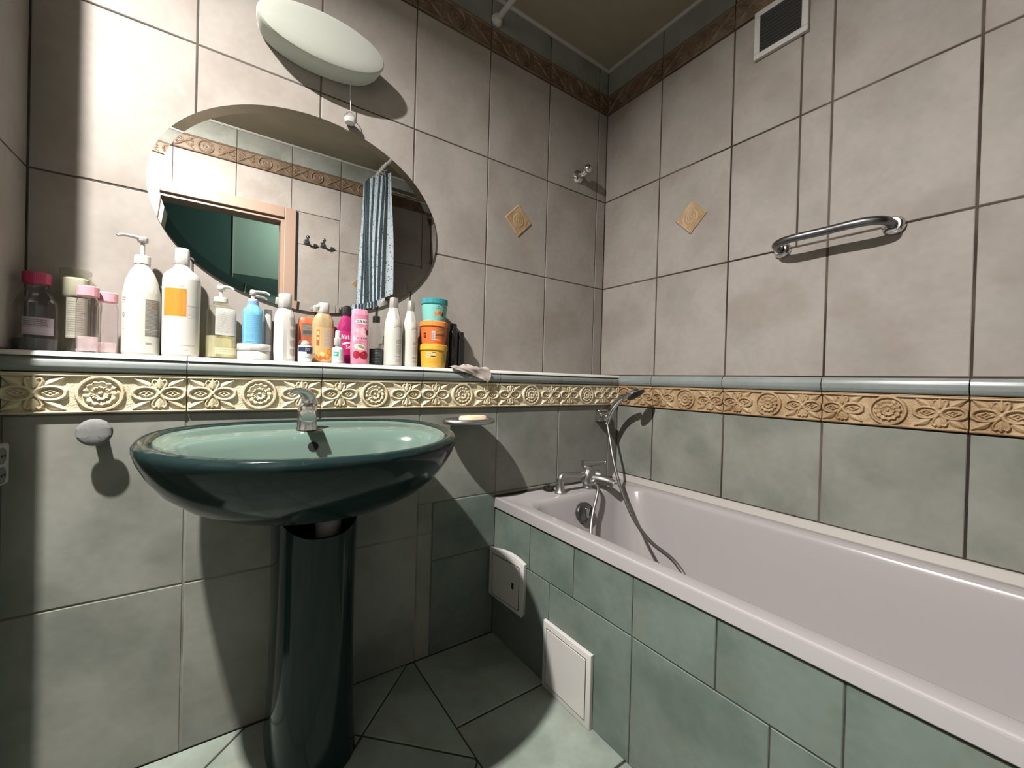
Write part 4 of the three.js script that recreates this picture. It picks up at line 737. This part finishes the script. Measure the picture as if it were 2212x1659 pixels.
{
  const t = bottle('shampoo_bottle', 'amber yellow shampoo bottle with white flip cap', -1.327, 0.052, 0.15);
  const r = [[0, 0.029, 0.02], [0.003, 0.033, 0.0225], [0.115, 0.0335, 0.0225], [0.138, 0.030, 0.021], [0.152, 0.022, 0.018], [0.158, 0.016, 0.015]].map(([y, a, b]) => ({ y, rx: a, rz: b, n: 2.3 }));
  part(t, 'body', loft(r, 48), phys({ color: lin(0.58, 0.43, 0.23), roughness: 0.2, transmission: 0.25, thickness: 0 }));
  const c = part(t, 'cap', loft(prof([[0, 0.0165], [0.001, 0.0172], [0.030, 0.0165], [0.033, 0.0145]]), 40), M.whitePlastic, [0, 0.158, 0]);
  part(c, 'flip_tab', rbox(0.016, 0.012, 0.012, 0.004), M.whitePlastic, [-0.016, 0.02, 0.004]);
  part(t, 'label', labelPatch(r, 0.005, 0.112, -0.95, 1.05), paper(canvasTex(384, 512, (g, w, h) => { g.fillStyle = '#d6b27a'; g.fillRect(0, 0, w, h); g.fillStyle = '#cbb9a2'; g.fillRect(150, 20, 190, 290); lines(g, 165, 40, 160, 14, 19, '#a08c74', 5, 14); const r2 = rnd(4); for (let i = 0; i < 26; i++) { g.fillStyle = ['#e48a3a', '#f0b04e', '#d96a2c', '#f4d9a0'][i % 4]; g.beginPath(); g.ellipse(30 + r2() * 310, 350 + r2() * 150, 20 + r2() * 28, 14 + r2() * 22, r2() * 3, 0, 7); g.fill(); } g.fillStyle = '#a5632a'; g.fillRect(30, 40, 60, 240); g.fillStyle = '#e8c37a'; g.fillRect(40, 60, 40, 60); g.fillRect(40, 150, 40, 40); })));
}
{
  const t = bottle('spray_bottle', 'tiny white spray bottle with turquoise label', -1.293, 0.104, 0.05);
  const r = prof([[0, 0.0145], [0.002, 0.0165], [0.045, 0.0165], [0.049, 0.014], [0.051, 0.008], [0.056, 0.0075]]);
  part(t, 'body', loft(r, 36), P3([0.78, 0.80, 0.78], 0.3));
  part(t, 'label', labelPatch(r, 0.003, 0.044, -1.1, 1.1), paper(canvasTex(256, 192, (g, w, h) => { g.fillStyle = '#e8ecea'; g.fillRect(0, 0, w, h); g.fillStyle = '#35b39b'; g.fillRect(10, 40, 110, 66); lines(g, 140, 30, 90, 6, 18, '#b5bdba', 4, 3); lines(g, 20, 130, 200, 3, 16, '#a9b2ae', 4, 5); g.fillStyle = '#ffffff'; g.fillRect(26, 60, 66, 10); g.fillRect(26, 80, 46, 8); })));
  part(t, 'spray_head', loft(prof([[0, 0.0105], [0.002, 0.0115], [0.022, 0.0112], [0.0235, 0.0085], [0.044, 0.0078], [0.046, 0.006]]), 28), M.whitePlastic, [0, 0.056, 0]);
}
{
  const t = bottle('magenta_bottle', 'magenta bottle with black cap behind the pink shower gel', -1.252, 0.033, 0.15);
  const r = [[0, 0.028, 0.018], [0.003, 0.031, 0.02], [0.11, 0.0315, 0.02], [0.135, 0.026, 0.018], [0.155, 0.015, 0.013], [0.162, 0.0125, 0.012]].map(([y, a, b]) => ({ y, rx: a, rz: b, n: 2.2 }));
  part(t, 'body', loft(r, 44), P3([0.32, 0.02, 0.12], 0.15));
  part(t, 'cap', loft(prof([[0, 0.0135], [0.001, 0.0145], [0.027, 0.0138], [0.032, 0.010], [0.034, 0.004]]), 36), M.black, [0, 0.1615, 0]);
  part(t, 'label', labelPatch(r, 0.03, 0.108, -1.1, 1.1), paper(canvasTex(384, 320, (g, w, h) => { g.fillStyle = '#c41b70'; g.fillRect(0, 0, w, h); g.fillStyle = '#fbeef4'; g.font = 'bold 84px sans-serif'; g.fillText('Nat', 60, 104); g.font = 'bold 66px sans-serif'; g.fillText('Se', 150, 232); g.beginPath(); g.ellipse(150, 160, 70, 16, -0.2, 0, 7); g.fill(); g.fillStyle = '#7d1028'; g.beginPath(); g.arc(80, 260, 46, 0, 7); g.fill(); })));
}
{
  const t = bottle('shower_gel', 'pink cherry shower gel bottle with cherries on the front', -1.221, 0.080, 0.1);
  const r = [[0, 0.025, 0.0155], [0.003, 0.0275, 0.018], [0.06, 0.0285, 0.0185], [0.172, 0.0262, 0.0165], [0.178, 0.0245, 0.015], [0.180, 0.020, 0.012]].map(([y, a, b]) => ({ y, rx: a, rz: b, n: 2.5 }));
  part(t, 'body', loft(r, 52), P3([0.80, 0.30, 0.42], 0.25));
  part(t, 'label', labelPatch(r, 0.006, 0.162, -1.05, 1.05, 0.0006, 32, 16), paper(canvasTex(384, 1024, (g, w, h) => {
    const G = g.createLinearGradient(0, 0, 0, h); G.addColorStop(0, '#e88aa4'); G.addColorStop(0.45, '#f3b5c4'); G.addColorStop(1, '#e78aa6'); g.fillStyle = G; g.fillRect(0, 0, w, h);
    const q = rnd(12); for (let i = 0; i < 14; i++) { g.fillStyle = i % 2 ? 'rgba(255,230,236,0.5)' : 'rgba(225,110,145,0.4)'; g.beginPath(); g.ellipse(60 + q() * 280, 120 + q() * 540, 30 + q() * 70, 14 + q() * 40, q() * 3, 0, 7); g.fill(); }
    g.fillStyle = '#f6e9ec'; g.fillRect(84, 96, 224, 104); g.fillStyle = '#1b2238'; g.font = 'bold 80px sans-serif'; g.textAlign = 'center'; g.fillText('ISANA', 196, 178, 214);
    const cherry = (x, y, r2, c) => { g.fillStyle = c; g.beginPath(); g.arc(x, y, r2, 0, 7); g.fill(); g.fillStyle = '#d9506a'; g.beginPath(); g.ellipse(x - r2 * 0.35, y - r2 * 0.4, r2 * 0.2, r2 * 0.12, -0.6, 0, 7); g.fill(); };
    cherry(318, 372, 62, '#7c1126'); cherry(260, 300, 26, '#d76e8a');
    g.fillStyle = '#7c1f3c'; g.font = 'bold 54px sans-serif'; g.fillText('CHERRY', 206, 524); g.fillStyle = '#c75a7c'; g.font = '46px serif'; g.fillText('Delight', 226, 584);
    g.fillStyle = '#f8ece9'; g.beginPath(); g.ellipse(150, 690, 110, 60, 0.3, 0, 7); g.fill();
    g.strokeStyle = '#6d8f4c'; g.lineWidth = 6; g.beginPath(); g.moveTo(100, 800); g.quadraticCurveTo(110, 700, 170, 650); g.moveTo(250, 800); g.quadraticCurveTo(230, 700, 170, 650); g.stroke();
    g.fillStyle = '#8fb06c'; g.beginPath(); g.ellipse(190, 692, 66, 26, 0.5, 0, 7); g.fill();
    cherry(96, 860, 84, '#b01c38'); cherry(250, 866, 88, '#a3152f');
  })));
}
{
  const t = bottle('pump_bottle', 'small clear pump bottle with black pump and black label', -1.158, 0.046, 0.15);
  const r = prof([[0, 0.0195], [0.002, 0.0225], [0.10, 0.0225], [0.125, 0.0205], [0.142, 0.013], [0.148, 0.011]]);
  part(t, 'body', loft(r, 40), clear([0.95, 0.955, 0.94], 0.04));
  part(t, 'label', labelPatch(r, 0.005, 0.056, -1.5, 1.5), paper(canvasTex(256, 192, (g, w, h) => { g.fillStyle = '#1c2224'; g.fillRect(0, 0, w, h); lines(g, 40, 20, 180, 8, 20, '#7d8486', 5, 6); })));
  pump(t, 0.147, M.black, -0.4, { r: 0.0125, ch: 0.022, sh: 0.022, len: 0.022, hr: 0.007 });
}
for (const [x, z, sc, lab, sd] of [[-1.103, 0.060, 1, 'cream white bottle with grey cap, the wider of the matching pair', 3], [-1.040, 0.056, 0.985, 'cream white bottle with grey cap next to the stacked jars', 5]]) {
  const t = bottle('hair_care_bottle', lab, x, z, 0.25);
  const k = sc === 1 ? 1 : 0.86, r = prof([[0, 0.028 * k], [0.003, 0.0305 * k], [0.115, 0.0305 * k], [0.15, 0.028 * k], [0.178, 0.0215 * k], [0.195, 0.0165 * k], [0.203, 0.0148 * k]].map(([a, b]) => [a * sc, b]));
  part(t, 'body', loft(r, 48), P3([0.54, 0.53, 0.48], 0.5));
  part(t, 'cap', loft(prof([[0, 0.0155 * k], [0.032, 0.0142 * k], [0.035, 0.0125 * k]]), 36), P3([0.24, 0.23, 0.20], 0.4), [0, 0.2025 * sc, 0]);
  part(t, 'print', labelPatch(r, 0.004 * sc, 0.16 * sc, -1.3, 1.3, 0.0005, 40, 14), paper(canvasTex(512, 640, (g, w, h) => {
    g.fillStyle = '#d2d1c8'; g.fillRect(0, 0, w, h); g.translate(90, 40); g.scale(1, 0.92); g.strokeStyle = '#86857b'; g.lineWidth = 24; g.setLineDash([12, 9]); g.beginPath(); g.moveTo(70, 90); g.quadraticCurveTo(170, 30, 300, 80); g.stroke(); g.setLineDash([]);
    g.lineWidth = 3; g.beginPath(); g.moveTo(64, 60); g.quadraticCurveTo(170, 0, 306, 52); g.stroke(); lines(g, 90, 112, 200, 2, 14, '#b4b3aa', 4, sd); lines(g, 120, 270, 160, 3, 20, '#5d5c54', 8, sd + 1); lines(g, 120, 350, 170, 9, 15, '#77766d', 5, sd + 2); lines(g, 110, 520, 170, 1, 15, '#4c4b44', 10, sd + 3); lines(g, 120, 560, 150, 3, 18, '#6d6c64', 6, sd + 4);
  })));
}
function tub(label, y, r0, r1, h, lh, body, lid, tex, a0, a1) {
  const t = bottle('hair_mask_jar', label, -0.953, 0.064, -0.45, y, 'jar');
  const r = prof([[0, r0 - 0.002], [0.002, r0], [h - lh, r1]]);
  part(t, 'body', loft(r, 56), body); part(t, 'lid', loft(prof([[0, r1 + 0.001], [0.001, r1 + 0.0035], [lh - 0.0025, r1 + 0.003], [lh, r1]]), 56), lid, [0, h - lh, 0]);
  part(t, 'label', labelPatch(r, 0.006, h - lh - 0.004, a0, a1, 0.0005, 40), paper(tex)); return t;
}
tub('yellow hair mask jar at the bottom of the stack', SY, 0.044, 0.0485, 0.0835, 0.021, P3([0.70, 0.42, 0.06], 0.3), P3([0.70, 0.40, 0.05], 0.3), canvasTex(768, 192, (g, w, h) => { g.fillStyle = '#e9b23a'; g.fillRect(0, 0, w, h); g.fillStyle = '#ecdca2'; g.fillRect(230, 12, 200, 70); lines(g, 236, 20, 180, 5, 13, '#7a6420', 5, 3); g.fillStyle = '#3a2c12'; g.fillRect(360, 14, 70, 12); g.fillRect(330, 60, 100, 12); lines(g, 240, 100, 260, 5, 17, '#a8801f', 4, 6); g.fillStyle = '#c9a94a'; g.beginPath(); g.ellipse(600, 100, 46, 80, 0.2, 0, 7); g.fill(); g.fillStyle = '#8d9a3c'; g.beginPath(); g.ellipse(660, 90, 30, 70, -0.2, 0, 7); g.fill(); }), -1.4, 1.5);
tub('orange hair mask jar in the middle of the stack', SY + 0.0838, 0.0435, 0.0485, 0.083, 0.018, P3([0.80, 0.24, 0.05], 0.3), P3([0.82, 0.25, 0.05], 0.3), canvasTex(768, 192, (g, w, h) => { g.fillStyle = '#ee7433'; g.fillRect(0, 0, w, h); g.fillStyle = '#3b2416'; g.fillRect(150, 70, 70, 66); g.fillStyle = '#a83222'; g.fillRect(158, 82, 50, 40); g.fillStyle = '#e9e4de'; g.fillRect(340, 50, 66, 110); g.fillStyle = '#4b5a66'; for (let i = 0; i < 14; i++) g.fillRect(350, 58 + i * 7, 46, i % 3 ? 3 : 5); g.fillStyle = '#c98a58'; g.fillRect(420, 10, 180, 60); lines(g, 430, 20, 160, 3, 16, '#8a4a22', 5, 3); g.fillStyle = '#7b5a2e'; g.fillRect(420, 84, 220, 26); lines(g, 424, 120, 240, 3, 14, '#c9552a', 5, 6); g.fillStyle = '#f1d9c8'; g.fillRect(400, 150, 130, 12); }), -1.4, 1.5);
tub('turquoise hair mask jar with dark teal lid on top of the stack', SY + 0.1671, 0.041, 0.0455, 0.083, 0.020, P3([0.28, 0.60, 0.56], 0.3), P3([0.03, 0.25, 0.28], 0.25), canvasTex(768, 192, (g, w, h) => { g.fillStyle = '#80c8bf'; g.fillRect(0, 0, w, h); g.fillStyle = '#2a4a4c'; g.beginPath(); g.arc(470, 26, 9, 0, 7); g.fill(); lines(g, 410, 46, 130, 1, 10, '#4d8f8a', 8, 2); const q = rnd(2); for (let i = 0; i < 22; i++) { g.fillStyle = ['#dd8a55', '#e9a877', '#c9703c'][i % 3]; g.beginPath(); g.ellipse(390 + q() * 150, 90 + q() * 42, 12 + q() * 22, 7 + q() * 12, q() * 3, 0, 7); g.fill(); } g.fillStyle = '#3a3346'; g.beginPath(); g.ellipse(580, 120, 26, 34, 0.4, 0, 7); g.fill(); }), -1.4, 1.5);
for (const [x, z, h, r, lab] of [[-0.872, 0.062, 0.170, 0.0165, 'taller slim black bottle beside the stacked jars'], [-0.838, 0.054, 0.142, 0.0175, 'shorter slim black bottle next to the grey cloth']]) {
  const t = bottle('black_bottle', lab, x, z, 0.1); part(t, 'body', loft(prof([[0, r - 0.002], [0.002, r], [h - 0.03, r], [h - 0.026, r * 0.8]]), 32), M.black); part(t, 'cap', loft(prof([[h - 0.026, r * 0.78], [h - 0.002, r * 0.76], [h, r * 0.66]]), 32), P3([0.016, 0.014, 0.014], 0.35));
}
{ // crumpled cloth hanging over the front edge of the ledge
  const t = thing('cleaning_cloth', 'crumpled grey cloth draped over the front of the ledge', 'cloth', [-0.835, SH, D + 0.012]);
  const nx = 46, ny = 26, pos = [], uv = [], idx = [];
  for (let j = 0; j <= ny; j++) for (let i = 0; i <= nx; i++) {
    const u = i / nx, v = j / ny, x = (u - 0.5) * 0.15, s = (v - 0.5) * (0.05 + 0.06 * u) + 0.012 * u;
    const cr = 0.0045 * Math.sin(u * 9 + v * 6) + 0.003 * Math.sin(u * 19 - v * 9 + 1), lift = 0.010 * Math.exp(-(((u - 0.42) / 0.2) ** 2)) * (1 - v);
    const k = smooth(0.002, 0.016, s), y = 0.004 + (1 - k) * (Math.abs(cr) + lift) - Math.max(0, s - 0.008) * (0.5 + 0.4 * u), z = mix(s, 0.0125 + cr * 0.6, k);
    pos.push(x + 0.008 * Math.sin(v * 7 + u * 3), y, z + 0.003); uv.push(u, v);
  }
  for (let j = 0; j < ny; j++) for (let i = 0; i < nx; i++) { const a = j * (nx + 1) + i; idx.push(a, a + nx + 1, a + 1, a + 1, a + nx + 1, a + nx + 2); }
  const g = new THREE.BufferGeometry(); g.setAttribute('position', new THREE.Float32BufferAttribute(pos, 3)); g.setAttribute('uv', new THREE.Float32BufferAttribute(uv, 2)); g.setIndex(idx); g.computeVertexNormals();
  part(t, 'cloth', g, phys({ color: lin(0.40, 0.35, 0.32), roughness: 0.9, side: THREE.DoubleSide }));
}
for (const o of scene.children) o.traverse((m) => { if (m.isMesh) m.castShadow = m.receiveShadow = true; });
renderer.render(scene, camera);
